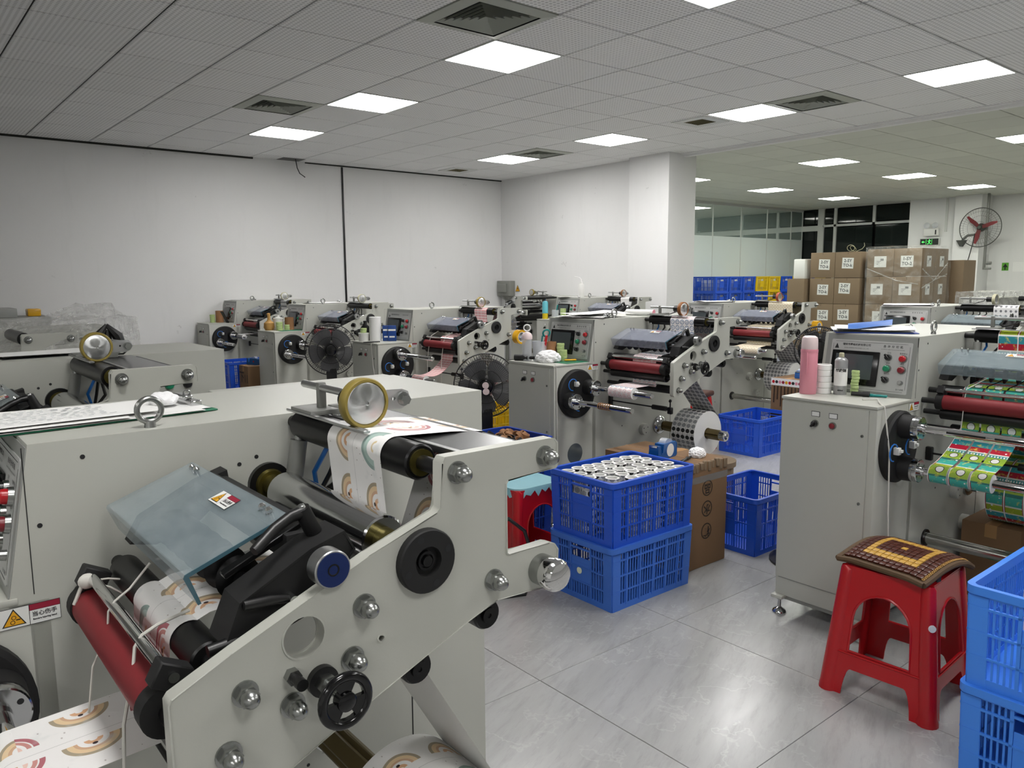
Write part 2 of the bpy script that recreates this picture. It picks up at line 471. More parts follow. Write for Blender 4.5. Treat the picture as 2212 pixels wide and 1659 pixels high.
def room():
    S = dict(kind='structure')
    # floor: dark joint bed and polished tiles
    fl = simple('floor', lambda b: b.box(-4, 18, -5, 14, -.05, -.004), 'grid_dark', **S)
    tile = cm('floor_tile', lambda b: b.bbox(-.3985, .3985, -.4115, .4115, -.02, 0, .001, 1), 'stone_tile')
    for i in range(-3, 18):
        for j in range(-2, 11):
            obj('floor_tile', tile, fl, loc=(1.83 + .4 + .8 * i, 2.065 - .4125 + .825 * j - .825, 0))
    fl2 = simple('floor_rest', lambda b: (b.box(-4, -.97, -5, 14, -.02, 0), b.box(-.97, 18, -5, -.82 - .825 + .3, -.02, 0), b.box(-.97, 18, 9.92, 14, -.02, 0), b.box(16.23, 18, -.8, 9.92, -.02, 0)), 'stone_tile', **S)
    # ceilings
    lights = [(4, v) for v in (-10, -7, -4, -1, 2, 5)] + [(9, v) for v in (-10, -7, -4, -1, 2, 5)] + [(-1, v) for v in (-10, -7)] + [(-6, v) for v in (-13, -10, -4)]  # last two rows: unseen panels added to brighten the foreground machine
    vents = [(3, -2), (3, 3), (9, -2), (9, 4)]
    ce = simple('ceiling', lambda b: b.box(-4, 8.02, -5, 9.8, CZ + .012, CZ + .06), 'grid_dark', **S)
    tile_field(ce, -3, 12, -8, 9, set(lights + vents), 'ceiling_tile', 'tile_perforated')
    simple('ceiling_rest', lambda b: (b.box(-4, -.94, -5, 9.8, CZ, CZ + .011), b.box(-.94, 8.02, -5, -.1, CZ, CZ + .011)), 'ceiling_plain', **S)
    cf = simple('ceiling_far', lambda b: b.box(8.02, 17.2, -5, 13, CZ + .012, CZ + .06), 'grid_dark', **S)
    far_l = [(15, 1), (19, 1), (23, 1), (19, 5), (23, 5), (15, 5), (15, -3), (19, -3), (23, -3)]
    tile_field(cf, 12, 27, -4, 8, set(far_l), 'ceiling_plain', 'tile_plain')
    simple('ceiling_far_rest', lambda b: (b.box(8.07, 17.2, -5, 2.28, CZ, CZ + .011), b.box(8.07, 17.2, 9.53, 13, CZ, CZ + .011)), 'ceiling_plain', **S)
    # walls
    simple('wall_left', lambda b: b.box(-4, 7.9, 9.8, 10, 0, CZ + .05), 'plaster', **S)
    simple('wall_back', lambda b: b.box(7.88, 8.0, 6.9, 9.8, 0, CZ + .05), 'plaster', **S)
    simple('wall_behind', lambda b: b.box(-4.2, -4, -5, 10, 0, CZ + .05), 'plaster', **S)
    simple('wall_front', lambda b: b.box(-4, 17.2, -5.2, -5, 0, CZ + .05), 'plaster', **S)
    simple('trim_1', lambda b: b.bbox(7.73, 8.26, 6.33, 6.98, 0, CZ + .02, .006), 'plaster', **S)
    # rough white strip where the two ceilings meet
    simple('trim_2', lambda b: (b.box(8.0, 8.07, -5, 6.4, CZ - .035, CZ + .012), b.box(7.95, 8.0, -5, 6.36, CZ - .012, CZ + .001)), 'plaster', **S)
    # wall angle along the left wall with its gaps
    simple('trim_3', lambda b: (b.box(-4, 3.9, 9.775, 9.8, CZ - .02, CZ), b.box(4.6, 7.88, 9.78, 9.8, CZ - .015, CZ)), 'vent_dark', **S)
    simple('wall_right', lambda b: (b.box(16.95, 17.2, -5, 5.95, 0, CZ + .05), b.box(16.62, 17.2, 6.42, 7.36, 0, CZ + .05)), 'plaster', **S)
    simple('trim_4', lambda b: b.bbox(16.42, 16.97, 5.95, 6.42, 0, CZ + .02, .006), 'plaster', **S)
    # far window: dark glazing with white frames
    w = obj('window_1', None, kind='structure')
    simple('night_backdrop', lambda b: b.box(17.2, 17.3, 7.3, 13, 0, CZ + .05), 'night_wall', parent=w)
    ys = [7.37, 8.28, 9.16, 9.5, 10.6, 11.6, 13.0]
    for i in range(len(ys) - 1):
        for z0, z1 in ((.1, 2.6), (2.65, CZ)):
            simple('pane', lambda b: b.box(17.04, 17.05, ys[i] + .03, ys[i + 1] - .03, z0 + .03, z1 - .02), 'pane_dark', parent=w)
    for i, y in enumerate(ys):
        wd = .07 if i in (3,) else .03
        simple('mullion', lambda b: b.box(17.0, 17.06, y - wd, y + wd, (2.6 if i == 1 else 0), CZ), 'frame_white', parent=w)
    simple('transom', lambda b: b.box(17.0, 17.06, 7.37, 9.45, 2.6, 2.65), 'frame_white', parent=w)
    simple('transom', lambda b: b.box(16.99, 17.06, 9.45, 13, 2.52, 2.64), 'frame_white', parent=w)
    # glass partition along the far room
    g = obj('window_2', None, kind='structure')
    xs = [8.6, 9.6, 10.6, 11.6, 12.6, 13.58, 14.57, 15.55, 16.52, 17.0]
    for i in range(len(xs) - 1):
        simple('pane', lambda b: b.box(xs[i] + .006, xs[i + 1] - .006, 9.95, 9.962, 2.33, CZ - .03), 'pane', parent=g)
        simple('frosted_pane', lambda b: b.box(xs[i] + .006, xs[i + 1] - .006, 9.95, 9.962, .02, 2.33), 'frosted', parent=g)
        simple('joint', lambda b: b.box(xs[i + 1] - .008, xs[i + 1] + .008, 9.945, 9.967, 0, CZ - .02), 'frame_white', parent=g)
    simple('head_rail', lambda b: b.box(8.0, 17.0, 9.93, 9.99, CZ - .05, CZ), 'frame_white', parent=g)
    simple('wall_beyond', lambda b: (b.box(8.0, 17.2, 13, 13.2, 0, CZ + .05), b.box(7.9, 8.0, 9.8, 13, 0, CZ + .05)), 'plaster', **S)
    # LED panels
    def led(x, y, lab, far=False):
        t = thing('ceiling_light', lab, 'ceiling light', (x, y, CZ), group='square LED ceiling panels')
        obj('frame', cm('led_frame', lambda b: (b.box(-.3, .3, -.3, -.285, -.004, .02), b.box(-.3, .3, .285, .3, -.004, .02), b.box(-.3, -.285, -.285, .285, -.004, .02), b.box(.285, .3, -.285, .285, -.004, .02)), 'frame_white'), t)
        obj('diffuser', cm('led_face' + str(far), lambda b: b.box(-.285, .285, -.285, .285, -.002, .01), 'led_far' if far else 'led'), t)
    nm = ['seventh', 'sixth', 'fifth', 'fourth', 'third', 'second', 'first']
    for u, v in lights:
        k = {5: 'nearest the left wall', 2: 'second from the left wall', -1: 'third from the left wall', -4: 'fourth from the left wall', -7: 'fifth from the left wall', -10: 'sixth from the left wall', -13: 'seventh from the left wall'}[v]
        led(GX0 + .6 * u + .3, GY0 + .6 * v + .3, 'bright square LED ceiling panel in the %s row, %s' % ({4: 'left', 9: 'middle', -1: 'added outer left', -6: 'added outermost left'}[u], k))
    rowname = {15: 'first row past the strip', 19: 'second row past the strip', 23: 'row by the windows'}
    colname = {5: 'on the column side', 1: 'in the middle', -3: 'on the right side'}
    for u, v in far_l:
        led(GX0 + .6 * u + .3, GY0 + .6 * v + .3, 'square LED panel of the far ceiling, %s, %s' % (rowname[u], colname[v]), True)
    [led(x, 11.1, 'square LED panel added behind the glass partition to brighten its panes, %s' % n, True) for x, n in ((10.6, 'nearest the column'), (12.6, 'second from the column'), (14.4, 'nearest the windows'))]  # panels added beyond the partition so the frosted glass looks brighter
    # square air diffusers
    def vent(u, v, lab):
        t = thing('air_vent', lab, 'air vent', (GX0 + .6 * u + .3, GY0 + .6 * v + .3, CZ), group='square ceiling air diffusers')
        def fr(b):
            for k in range(4):
                m = Matrix.Rotation(pi / 2 * k, 4, 'Z')
                vs = [m @ Vector(p) for p in ((-.297, -.297, -.004), (.297, -.297, -.004), (.225, -.225, -.016), (-.225, -.225, -.016), (-.297, -.297, .012), (.297, -.297, .012))]
                b.add(vs, [(0, 1, 2, 3), (0, 4, 5, 1)])
        obj('frame', cm('vent_frame', fr, 'diffuser'), t)
        obj('duct', cm('vent_duct', lambda b: b.box(-.23, .23, -.23, .23, .05, .055), 'vent_dark'), t)
        for i, r in enumerate((.215, .18, .145, .11, .075, .04)):
            def lv(b):
                for k in range(4):
                    m = Matrix.Rotation(pi / 2 * k, 4, 'Z')
                    b.add([m @ Vector(p) for p in ((-r, -r, -.012), (r, -r, -.012), (r - .03, -r + .03, .03), (-r + .03, -r + .03, .03))], [(0, 1, 2, 3)])
            obj('louvre', cm('vent_louvre%d' % i, lv, 'diffuser'), t)
    vent(3, -2, 'large square air diffuser above the foreground, cut by the top edge')
    vent(3, 3, 'square air diffuser over the left machines')
    vent(9, -2, 'square air diffuser beside the right LED panels')
    vent(9, 4, 'square air diffuser near the back wall')
    def smallvent(x, y, lab):
        t = thing('exhaust_vent', lab, 'air vent', (x, y, CZ))
        obj('frame', cm('sv_frame', lambda b: (b.box(-.2, .2, -.2, -.11, -.006, 0), b.box(-.2, .2, .11, .2, -.006, 0), b.box(-.2, -.11, -.11, .11, -.006, 0), b.box(.11, .2, -.11, .11, -.006, 0)), 'frame_white'), t)
        obj('grille', cm('sv_grille', lambda b: (b.box(-.11, .11, -.11, .11, -.0045, -.0025), [b.box(-.11 + .03 * i, -.105 + .03 * i, -.11, .11, -.008, -.004) for i in range(8)]), 'brass_dark'), t)
    smallvent(6.5, 4.95, 'small square exhaust grille beside the right middle light')
    smallvent(6.62, 9.2, 'small square exhaust grille near the far corner of the ceiling')
    # cable strip on the left wall and the loose cable from the ceiling
    simple('cable_strip', lambda b: b.bbox(5.115, 5.14, 9.785, 9.8, 1.0, CZ - .02, .004), 'black', label='thin black vertical cable strip on the left white wall', cat='cable')
    simple('loose_cable', lambda b: b.tube([(4.38, 9.6, CZ), (4.4, 9.6, 2.9), (4.44, 9.62, 2.84), (4.52, 9.64, 2.8)], .006, 6), 'black', label='loose black cable hanging from the ceiling edge', cat='cable')
    simple('access_hole', lambda b: b.box(4.2, 4.5, 9.55, 9.78, CZ - .002, CZ - .001), 'black', kind='structure')
room()
# ---------------------------------------------------------------- label slitting machine (canonical, local: x along, y=0 main panel, -y towards the operator)
PLY = -.575        # outer face of the front side plate
def nut_fn(b):     # cap nut, axis -y, base at origin
    b.lathe((0, 0, 0), (0, -1, 0), [(0, .0175), (.003, .0175), (.003, .0001)], 20)
    b.cyl((0, -.003, 0), (0, -.0145, 0), .0148, .0148, 6)
    b.lathe((0, -.0145, 0), (0, -1, 0), [(0, .0122), (.006, .0122), (.0115, .0105), (.0165, .0065), (.0185, .0002)], 16)
def roller_fn(r, y0, y1, core=.012):
    return lambda b: b.lathe((0, y1, 0), (0, -1, 0), [(0, r - .003), (.003, r), (y1 - y0 - .003, r), (y1 - y0, r - .003), (y1 - y0, core)], 32)

def warn_label(name, parent, M, s=1.0):
    """white warning sticker with yellow triangle and red header, drawn in its local xy plane"""
    o = obj(name, cm('warn_label%g' % s, lambda b: warn_fn(b, s), ['label_white', 'label_yellow', 'label_red', 'ink']), parent, M=M, label='white warning sticker with yellow triangle and red header')
    for tx, sz, x, y in (('当心伤手', .0095 * s, .0215 * s, -.001 * s), ('Beware injuring hand', .0042 * s, .0215 * s, -.0095 * s)):
        obj('lettering', text_mesh(tx, sz, 'ink', .0002), o, M=Matrix.Translation((x, y, .0006)))
    return o
def warn_fn(b, s):
    z = .0002
    b.slot(3).add([(-.046 * s, -.018 * s, 0), (.046 * s, -.018 * s, 0), (.046 * s, .018 * s, 0), (-.046 * s, .018 * s, 0)], [(0, 1, 2, 3)])
    b.slot(0).add([(-.0452 * s, -.0172 * s, z), (-.0015 * s, -.0172 * s, z), (-.0015 * s, .0172 * s, z), (-.0452 * s, .0172 * s, z)], [(0, 1, 2, 3)])
    b.add([(-.0005 * s, -.0172 * s, z), (.0452 * s, -.0172 * s, z), (.0452 * s, .0065 * s, z), (-.0005 * s, .0065 * s, z)], [(0, 1, 2, 3)])
    b.slot(2).add([(-.0005 * s, .0072 * s, z), (.0452 * s, .0072 * s, z), (.0452 * s, .0172 * s, z), (-.0005 * s, .0172 * s, z)], [(0, 1, 2, 3)])
    b.slot(3).add([(-.042 * s, -.0135 * s, 2 * z), (-.006 * s, -.0135 * s, 2 * z), (-.024 * s, .0165 * s, 2 * z)], [(0, 1, 2)])
    b.slot(1).add([(-.039 * s, -.0118 * s, 3 * z), (-.009 * s, -.0118 * s, 3 * z), (-.024 * s, .0133 * s, 3 * z)], [(0, 1, 2)])
    b.slot(3)
    for cx, cy in ((-.026, -.007), (-.024, .001)): b.lathe((cx * s, cy * s, 3.2 * z), (0, 0, 1), [(0, .0026 * s), (0, .0036 * s), (.0001, .0036 * s), (.0001, .0026 * s)], 16, True)
    b.box(-.021 * s, -.0145 * s, -.0045 * s, -.0025 * s, 3.2 * z, 3.6 * z)

OUTLINE = [(.797, 1.2555), (1.012, 1.2555), (1.019, 1.2525), (1.023, 1.246), (1.0245, 1.208), (1.021, 1.203), (.918, 1.200), (.9135, 1.195), (.9125, 1.080), (.917, 1.0755), (1.006, 1.077), (1.018, 1.073), (1.025, 1.062), (1.022, 1.006), (1.018, 1.0), (.894, 1.008), (.83, .985), (.70, .932), (.603, .893), (.5375, .866), (.455, .824), (.405, .822), (.393, .832), (.391, 1.0135), (.396, 1.021), (.471, 1.055), (.666, 1.135), (.783, 1.172), (.79, 1.18), (.7905, 1.247)]
NUTS = [(.484, .9965), (.546, .958), (.656, 1.065), (.6355, .994), (.459, .923), (.436, .858), (.8187, 1.229), (.994, 1.2276), (.886, 1.0434)]

def machine(label, X0, Yp, z0=0.0, rz=0.0, turret=0.0, tyre='tyre_yellow', cover='acrylic', bezel=True, reel=True, simple_far=False):
    t = thing('slitting_machine', label, 'machine', (X0, Yp, z0), rz, group='label slitting machines')
    # --- body
    def body(b):
        b.bbox(0.004, .36, .0, .415, .085, .975, .003)
        b.prism([(.297, .97), (.345, 1.245), (1.304, 1.245), (1.304, .085), (.33, .085), (.33, .97)], [], 0, .415, XZ, .004)
        b.bbox(.80, 1.304, .40, .47, .35, 1.243, .004)
    bo = obj('body', cm('m_body', body, 'paint'), t)
    obj('cabinet_top', cm('m_slab', lambda b: b.bbox(-.004, .312, -.003, .418, .973, .985, .004), 'paint'), t)
    obj('seam', cm('m_seam', lambda b: (b.box(1.083, 1.086, -.0008, .002, .09, .62), b.box(.335, .3365, -.0008, .002, .985, 1.24), b.box(.003, .36, -.0008, .002, .165, .167)), 'black_matte'), t)
    obj('base_skirt', cm('m_skirt', lambda b: (b.box(-.001, .004, .03, .40, .166, .1685), b.bbox(.02, 1.28, .02, .39, .062, .09, .003)), 'paint_dark'), t)
    # --- cabinet door
    d = obj('cabinet_door', cm('m_door', lambda b: b.bbox(-.004, .006, .03, .413, .17, .965, .0025), 'paint'), t)
    for y, k in ((.255, 'selector'), (.177, 'button')):
        pl = obj('name_plate', cm('m_plate', lambda b: (b.slot(1).bbox(-.0015, 0, -.019, .019, -.011, .011, .0005, 1), b.slot(0).box(-.002, -.0014, -.0165, .0165, -.009, .009)), ['label_white', 'ink']), d, loc=(-.004, y, .925))
        if k == 'selector':
            s_ = obj('selector_switch', cm('m_sel', lambda b: (b.cyl((0, 0, 0), (-.008, 0, 0), .0155, .0145, 20), b.slot(1).cyl((-.008, 0, 0), (-.02, 0, 0), .0115, .0105, 16), b.bbox(-.027, -.012, -.0045, .0045, -.016, .012, .002, 1, Matrix.Rotation(radians(35), 4, 'X'))), ['zinc', 'knob_black']), d, loc=(-.004, y, .885))
        else:
            obj('stop_button', cm('m_btn', lambda b: (b.cyl((0, 0, 0), (-.009, 0, 0), .0155, .0145, 20), b.slot(1).lathe((-.009, 0, 0), (-1, 0, 0), [(0, .0115), (.004, .011), (.006, .008), (.0065, .0005)], 20)), ['zinc', 'btn_red_dark']), d, loc=(-.004, y, .885))
    for z in (.86, .58): obj('lock', cm('m_lock', lambda b: (b.cyl((0, 0, 0), (-.004, 0, 0), .0065, .006, 14), b.slot(1).box(-.0046, -.004, -.001, .001, -.004, .004)), ['zinc', 'ink']), d, loc=(-.004, .052, z))
    # --- control panel on the sloping console face
    sl = atan2(.048, .275); up = Vector((sin(sl), 0, cos(sl)))
    P = face_m(Vector((.321, .2, 1.108)) + Vector((-cos(sl), 0, sin(sl))) * .0022, (0, -1, 0), up)
    cp = obj('control_panel', cm('m_panel', lambda b: (b.slot(1).box(-.2, .2, -.125, .133, -.002, .0), b.slot(0).prism(rrect(-.178, .178, -.11, .11, .006), [], 0, .002, XY)), ['panel_face', 'paint_dark']), t, M=P)
    def line(b):
        for a in ((-.17, .17, .1015, .1025), (-.17, .17, -.1025, -.1015)): b.box(a[0] + .01, a[1] - .01, a[2], a[3], .002, .0024)
        for a in (-.17, .169): b.box(a, a + .001, -.092, .092, .002, .0024)
    obj('border_line', cm('m_line', line, 'ink'), cp)
    obj('screen_bezel', cm('m_bezel', lambda b: b.bbox(-.165, .048, -.09, .062, .002, .012, .004), 'black_gloss'), cp)
    obj('screen', cm('m_screen', lambda b: b.box(-.146, .022, -.062, .046, .0115, .0125), 'screen_lit'), cp)
    obj('logo', cm('m_logo', lambda b: b.add([(-.162, .07, .0024), (-.142, .07, .0024), (-.152, .093, .0024)], [(0, 1, 2)]), 'ink'), cp)
    obj('lettering', text_mesh('瑞安市鑫峰机械有限公司', .0115, 'ink', .0002), cp, M=Matrix.Translation((-.062, .089, .0026)))
    obj('lettering', text_mesh('自  动  分  切  机', .0115, 'ink', .0002), cp, M=Matrix.Translation((.098, .089, .0026)))
    if not simple_far:
        obj('lettering', text_mesh('RUIAN XINFENG MACHINERY CO., LTD', .0062, 'ink', 0), cp, M=Matrix.Translation((-.062, .074, .0026)))
        obj('lettering', text_mesh('AUTOMATIC INSPECTION & SLITTING MACHINE', .0046, 'ink', 0), cp, M=Matrix.Translation((.098, .076, .0026)))
        for tx, x, y in (('灯光', .085, .062), ('急停停止', .145, .062), ('启动', .085, .018), ('停止', .145, .018), ('收料机', .085, -.028), ('张力调整', .147, -.092)):
            obj('lettering', text_mesh(tx, .0082, 'ink', 0), cp, M=Matrix.Translation((x, y, .0026)))
    for k, x, y, m1 in (('selector_switch', .085, .042, 'knob_black'), ('emergency_button', .147, .04, 'btn_red'), ('start_button', .085, -.006, 'btn_green'), ('stop_button', .147, -.008, 'btn_red_dark'), ('selector_switch', .085, -.055, 'knob_black'), ('tension_knob', .15, -.062, 'alu')):
        if k == 'selector_switch': f = lambda b: (b.cyl((0, 0, 0), (0, 0, .008), .015, .014, 20), b.slot(1).cyl((0, 0, .008), (0, 0, .02), .0118, .011, 16), b.bbox(-.0045, .0045, -.013, .016, .012, .026, .002, 1, Matrix.Rotation(radians(40), 4, 'Z')))
        elif k == 'tension_knob': f = lambda b: (b.cyl((0, 0, 0), (0, 0, .018), .0095, .0085, 20), b.slot(1).cyl((0, 0, .018), (0, 0, .0185), .0075, .0075, 16))
        else: f = lambda b: (b.cyl((0, 0, 0), (0, 0, .009), .0175, .0165, 20), b.slot(1).lathe((0, 0, .009), (0, 0, 1), [(0, .0135), (.009, .013), (.012, .01), (.0125, .0004)], 20))
        obj(k, cm('m_' + k + m1, f, ['zinc', m1]), cp, loc=(x, y, .002))
    # --- lifting eye
    obj('lifting_eye', cm('m_eye', lambda b: (b.torus((0, .0, .0325), (0, 1, 0), .0215, .0055, 28, 10), b.cyl((0, 0, 0), (0, 0, .012), .011, .009, 16)), 'zinc'), t, loc=(.548, .03, 1.245))
    # --- stickers and plugs on the main panel
    warn_label('warning_label', t, face_m((.327, -.0012, .951), (1, 0, 0), (0, 0, 1)))
    for x, z in ((.426, 1.212), (.353, 1.103), (.70, 1.155), (.735, 1.165), (.6, .55), (.25, .3), (.9, .75)): obj('plug_hole', cm('m_hole', lambda b: b.cyl((0, -.0006, 0), (0, .001, 0), .0042, n=14), 'ink'), t, loc=(x, 0, z))
    # --- turret with two rewind shafts
    td = obj('turret_disc', cm('m_turret', lambda b: b.lathe((0, 0, 0), (0, -1, 0), [(0, .149), (.02, .149), (.028, .14), (.028, .001)], 44), 'black_matte'), t, loc=(.178, 0, .803))
    for k in (0, 1):
        a = radians(turret) + pi * k
        cx, cz = .088 * cos(a), .088 * sin(a)
        obj('shaft_housing', cm('m_hous', lambda b: b.cyl((0, -.028, 0), (0, -.075, 0), .05, .048, 28), 'black_matte'), td, loc=(cx, 0, cz))
        obj('hub_flange', cm('m_hub', lambda b: (b.lathe((0, -.075, 0), (0, -1, 0), [(0, .047), (.011, .0475), (.0115, .046), (.0125, .046), (.013, .0475), (.026, .0475), (.028, .045), (.028, .02), (.045, .019), (.045, .001)], 32), b.slot(1), [b.cyl((.035 * cos(q), -.1032, .035 * sin(q)), (.035 * cos(q), -.1025, .035 * sin(q)), .0052, n=10) for q in (.5, 2.07, 3.64, 5.21)]), ['chrome_soft', 'ink']), td, loc=(cx, 0, cz))
        def shaft(b):
            b.lathe((0, -.1, 0), (0, -1, 0), [(0, .0165), (.43, .0165), (.436, .0145), (.436, .0001)], 28)
            b.slot(1)
            for i in range(3):
                q = 2 * pi * i / 3 + .6; m = Matrix.Rotation(q, 4, 'Y')
                for y0, y1 in ((-.34, -.2), (-.5, -.37)): b.bbox(-.0042, .0042, y0, y1, .0145, .0172, .001, 1, m)
        obj('rewind_shaft', cm('m_shaft', shaft, ['chrome', 'black']), t, loc=(.178 + cx, 0, .803 + cz))
        b_ = radians(turret) + pi / 2 + pi * k
        obj('air_valve', cm('m_valve', lambda b: (b.bbox(-.011, .011, -.052, -.028, -.017, .013, .002, 1), b.bbox(-.007, .007, -.062, -.052, -.006, .006, .001, 1)), 'white_plastic'), td, loc=(.07 * cos(b_), 0, .07 * sin(b_)))
        pts = [(.07 * cos(b_) + .035 * cos(q) - .03, -.04, .07 * sin(b_) + .035 * sin(q) - .004) for q in [x * .45 - .2 for x in range(12)]]
        simple('air_tube', lambda b: b.tube(pts, .0028, 6), 'blue_tube', parent=td)
    # --- front side plate
    sp = obj('side_plate', cm('m_plate_side', lambda b: b.prism(OUTLINE, [circ(.566, 1.0455, .031), circ(.682, 1.0085, .0065, 14)], PLY, PLY + .022, XZ, .0022), 'paint'), t)
    nut = cm('m_nut', nut_fn, 'zinc')
    for x, z in NUTS: obj('cap_nut', nut, sp, loc=(x, PLY, z))
    obj('flange', cm('m_flange', lambda b: (b.lathe((0, 0, 0), (0, -1, 0), [(0, .048), (.011, .048), (.013, .046), (.013, .0225), (.002, .0215), (.002, .001)], 40), b.slot(1), b.lathe((0, -.002, 0), (0, -1, 0), [(0, .0145), (.006, .0145), (.006, .011), (.002, .011), (.002, .008), (.009, .008), (.009, .0006)], 24), b.slot(2), [b.cyl((.037 * cos(q), -.0133, .037 * sin(q)), (.037 * cos(q), -.0125, .037 * sin(q)), .0055, n=12) for q in (.35, 1.92, 3.49, 5.06)]), ['black_matte', 'dark_steel', 'ink']), sp, loc=(.757, PLY, 1.1077))
    hw = obj('handwheel', cm('m_hw', lambda b: (b.torus((0, -.07, 0), (0, 1, 0), .0325, .0062, 36, 12), b.lathe((0, -.062, 0), (0, -1, 0), [(0, .014), (.014, .013), (.017, .009), (.017, .001)], 24), b.prism(circ(0, 0, .033, 40), [[(.0115 * cos(q) , .0115 * sin(q)) for q in [w + c for c in (-.42, -.15, .15, .42)]] + [(.0255 * cos(q), .0255 * sin(q)) for q in [w + c for c in (.48, .25, 0, -.25, -.48)]] for w in (.55, 2.64, 4.74)], -.073, -.066, XZ)), 'black_gloss'), sp, loc=(.588, PLY, .979))
    obj('stem_nut', cm('m_hwnut', lambda b: (b.slot(1).cyl((0, 0, 0), (0, -.01, 0), .0215, .0215, 28), b.slot(0).cyl((0, -.01, 0), (0, -.026, 0), .0145, .0145, 6), b.cyl((0, -.026, 0), (0, -.064, 0), .007, .007, 14)), ['zinc', 'black']), hw)
    obj('air_plug', cm('m_plug', lambda b: (b.cyl((0, 0, 0), (0, -.012, 0), .011, .011, 6), b.slot(1).cyl((0, -.012, 0), (0, -.034, 0), .0062, .0062, 14), b.cyl((0, -.026, 0), (0, -.036, 0), .0082, .0082, 14)), ['zinc', 'black']), sp, loc=(.546, PLY, 1.0))
    obj('end_knob', cm('m_eknob', lambda b: (b.slot(1).cyl((0, .002, 0), (0, -.022, 0), .026, .026, 28), b.slot(0).lathe((0, -.022, 0), (0, -1, 0), [(0, .026), (.014, .0275), (.022, .0265), (.028, .022), (.0305, .012), (.031, .001)], 32)), ['chrome', 'zinc']), sp, loc=(.985, PLY, 1.037))
    # --- rollers between panel and plate
    def rod(name, key, x, z, r, y0, y1, m, shaft_r=.011, ym=0.0, ms='black'):
        o = obj(name, cm('m_r_' + key, roller_fn(r, y0, y1), m), t, loc=(x, 0, z))
        if shaft_r: obj('axle', cm('m_x_' + key, lambda b: b.cyl((0, ym, 0), (0, PLY + .02, 0), shaft_r, n=16), ms), o)
        return o
    rod('guide_roller', 'top', .8165, 1.2275, .0295, -.48, -.045, 'dark_steel', .0125)
    obj('bearing', cm('m_bear', lambda b: b.lathe((0, -.48, 0), (0, -1, 0), [(0, .022), (.004, .022), (.004, .013)], 24), 'brass_dark'), t, loc=(.8165, 0, 1.2275))
    rod('guide_roller', 'top2', .994, 1.2276, .0145, -.50, -.03, 'black', .01)
    rod('nip_roller', 'chrome', .757, 1.1077, .0385, -.46, -.085, 'chrome_soft', .021, 0.0, 'brass_dark')
    obj('bearing_flange', cm('m_bf', lambda b: (b.ring((0, 0, 0), (0, -1, 0), .026, .043, .012, 32), b.slot(1).lathe((0, 0, 0), (0, -1, 0), [(.012, .031), (.02, .028), (.02, .02)], 24)), ['black', 'brass_dark']), t, loc=(.757, 0, 1.1077))
    rod('rubber_roller', 'red', .4065, .9725, .0305, -.485, -.085, 'rubber_red', .012)
    for y in (-.062, -.487): obj('end_collar', cm('m_col', lambda b: b.cyl((0, 0, 0), (0, -.028, 0), .034, .034, 28), 'rubber_black'), t, loc=(.4065, y, .9725))
    rod('guide_roller', 'blade', .47, 1.011, .0265, -.49, -.05, 'black', .012)
    rod('guide_roller', 'low', .468, .85, .024, -.50, -.10, 'black', .011)
    rod('support_roller', 'under', .432, .922, .026, -.5, -.07, 'black', .011)
    for i, (x, z, r) in enumerate(((.888, .978, .0265), (.754, .931, .0265))):
        o = rod('idle_roller', 'idle', x, z, .0255, -.555, -.06, 'black', .009)
        obj('end_disc', cm('m_ed', lambda b: b.lathe((0, -.555, 0), (0, -1, 0), [(0, .023), (.002, .023), (.002, .013), (.007, .0125), (.007, .004), (.005, .004), (.005, .0003)], 24), 'dark_steel'), o)
    # --- flat table with film, silver side bars
    obj('web_table', cm('m_table', lambda b: (b.slot(0).bbox(.862, .976, -.55, -.03, 1.238, 1.2475, .0015, 1), b.slot(1).bbox(.852, .862, -.55, -.03, 1.236, 1.2485, .001, 1)), ['steel_film', 'alu']), t)
    # --- stop bar above the red roller
    sb = obj('stop_bar', cm('m_bar', lambda b: b.cyl((0, -.07, 0), (0, -.5, 0), .0088, n=20), 'chrome'), t, loc=(.409, 0, 1.0235))
    for y in (-.075, -.505):
        obj('end_block', cm('m_blk', lambda b: b.bbox(-.015, .03, -.014, .014, -.02, .014, .002, 1, Matrix.Rotation(radians(28), 4, 'Y')), 'black_matte'), sb, loc=(0, y, 0))
    obj('screw', cm('m_scr', lambda b: b.cyl((0, 0, 0), (0, -.003, 0), .007, n=14), 'zinc'), sb, loc=(.006, -.519, -.004))
    # --- blade station
    bs = obj('blade_block', cm('m_blade', lambda b: (
        b.prism([(.475, 1.045), (.498, 1.10), (.60, 1.15), (.652, 1.165), (.665, 1.135), (.60, 1.06), (.52, 1.035)], [], -.535, -.475, XZ, .003),
        b.prism([(.475, 1.06), (.498, 1.10), (.60, 1.15), (.652, 1.165), (.655, 1.13), (.60, 1.08), (.52, 1.05)], [], -.07, -.035, XZ, .003),
        b.bbox(.59, .65, -.475, -.07, 1.115, 1.155, .004)), 'black_matte'), t)
    ax = (.540, 1.088)
    obj('knife_shaft', cm('m_kshaft', lambda b: b.cyl((ax[0], -.04, ax[1]), (ax[0], -.48, ax[1]), .011, n=16), 'dark_steel'), bs)
    for i in range(7):
        obj('slitting_knife', cm('m_knife', lambda b: (b.slot(0).lathe((0, 0, 0), (0, -1, 0), [(0, .02), (.003, .03), (.0045, .033), (.006, .03), (.014, .019), (.014, .011)], 28)), 'dark_steel'), bs, loc=(ax[0], -.11 - .05 * i, ax[1]))
    obj('rail', cm('m_rail', lambda b: (b.bbox(.50, .63, -.462, -.445, 1.133, 1.142, .0015, 1, Matrix.Translation((.565, 0, 1.135)) @ Matrix.Rotation(radians(-24), 4, 'Y') @ Matrix.Translation((-.565, 0, -1.135))),), 'dark_steel'), bs)
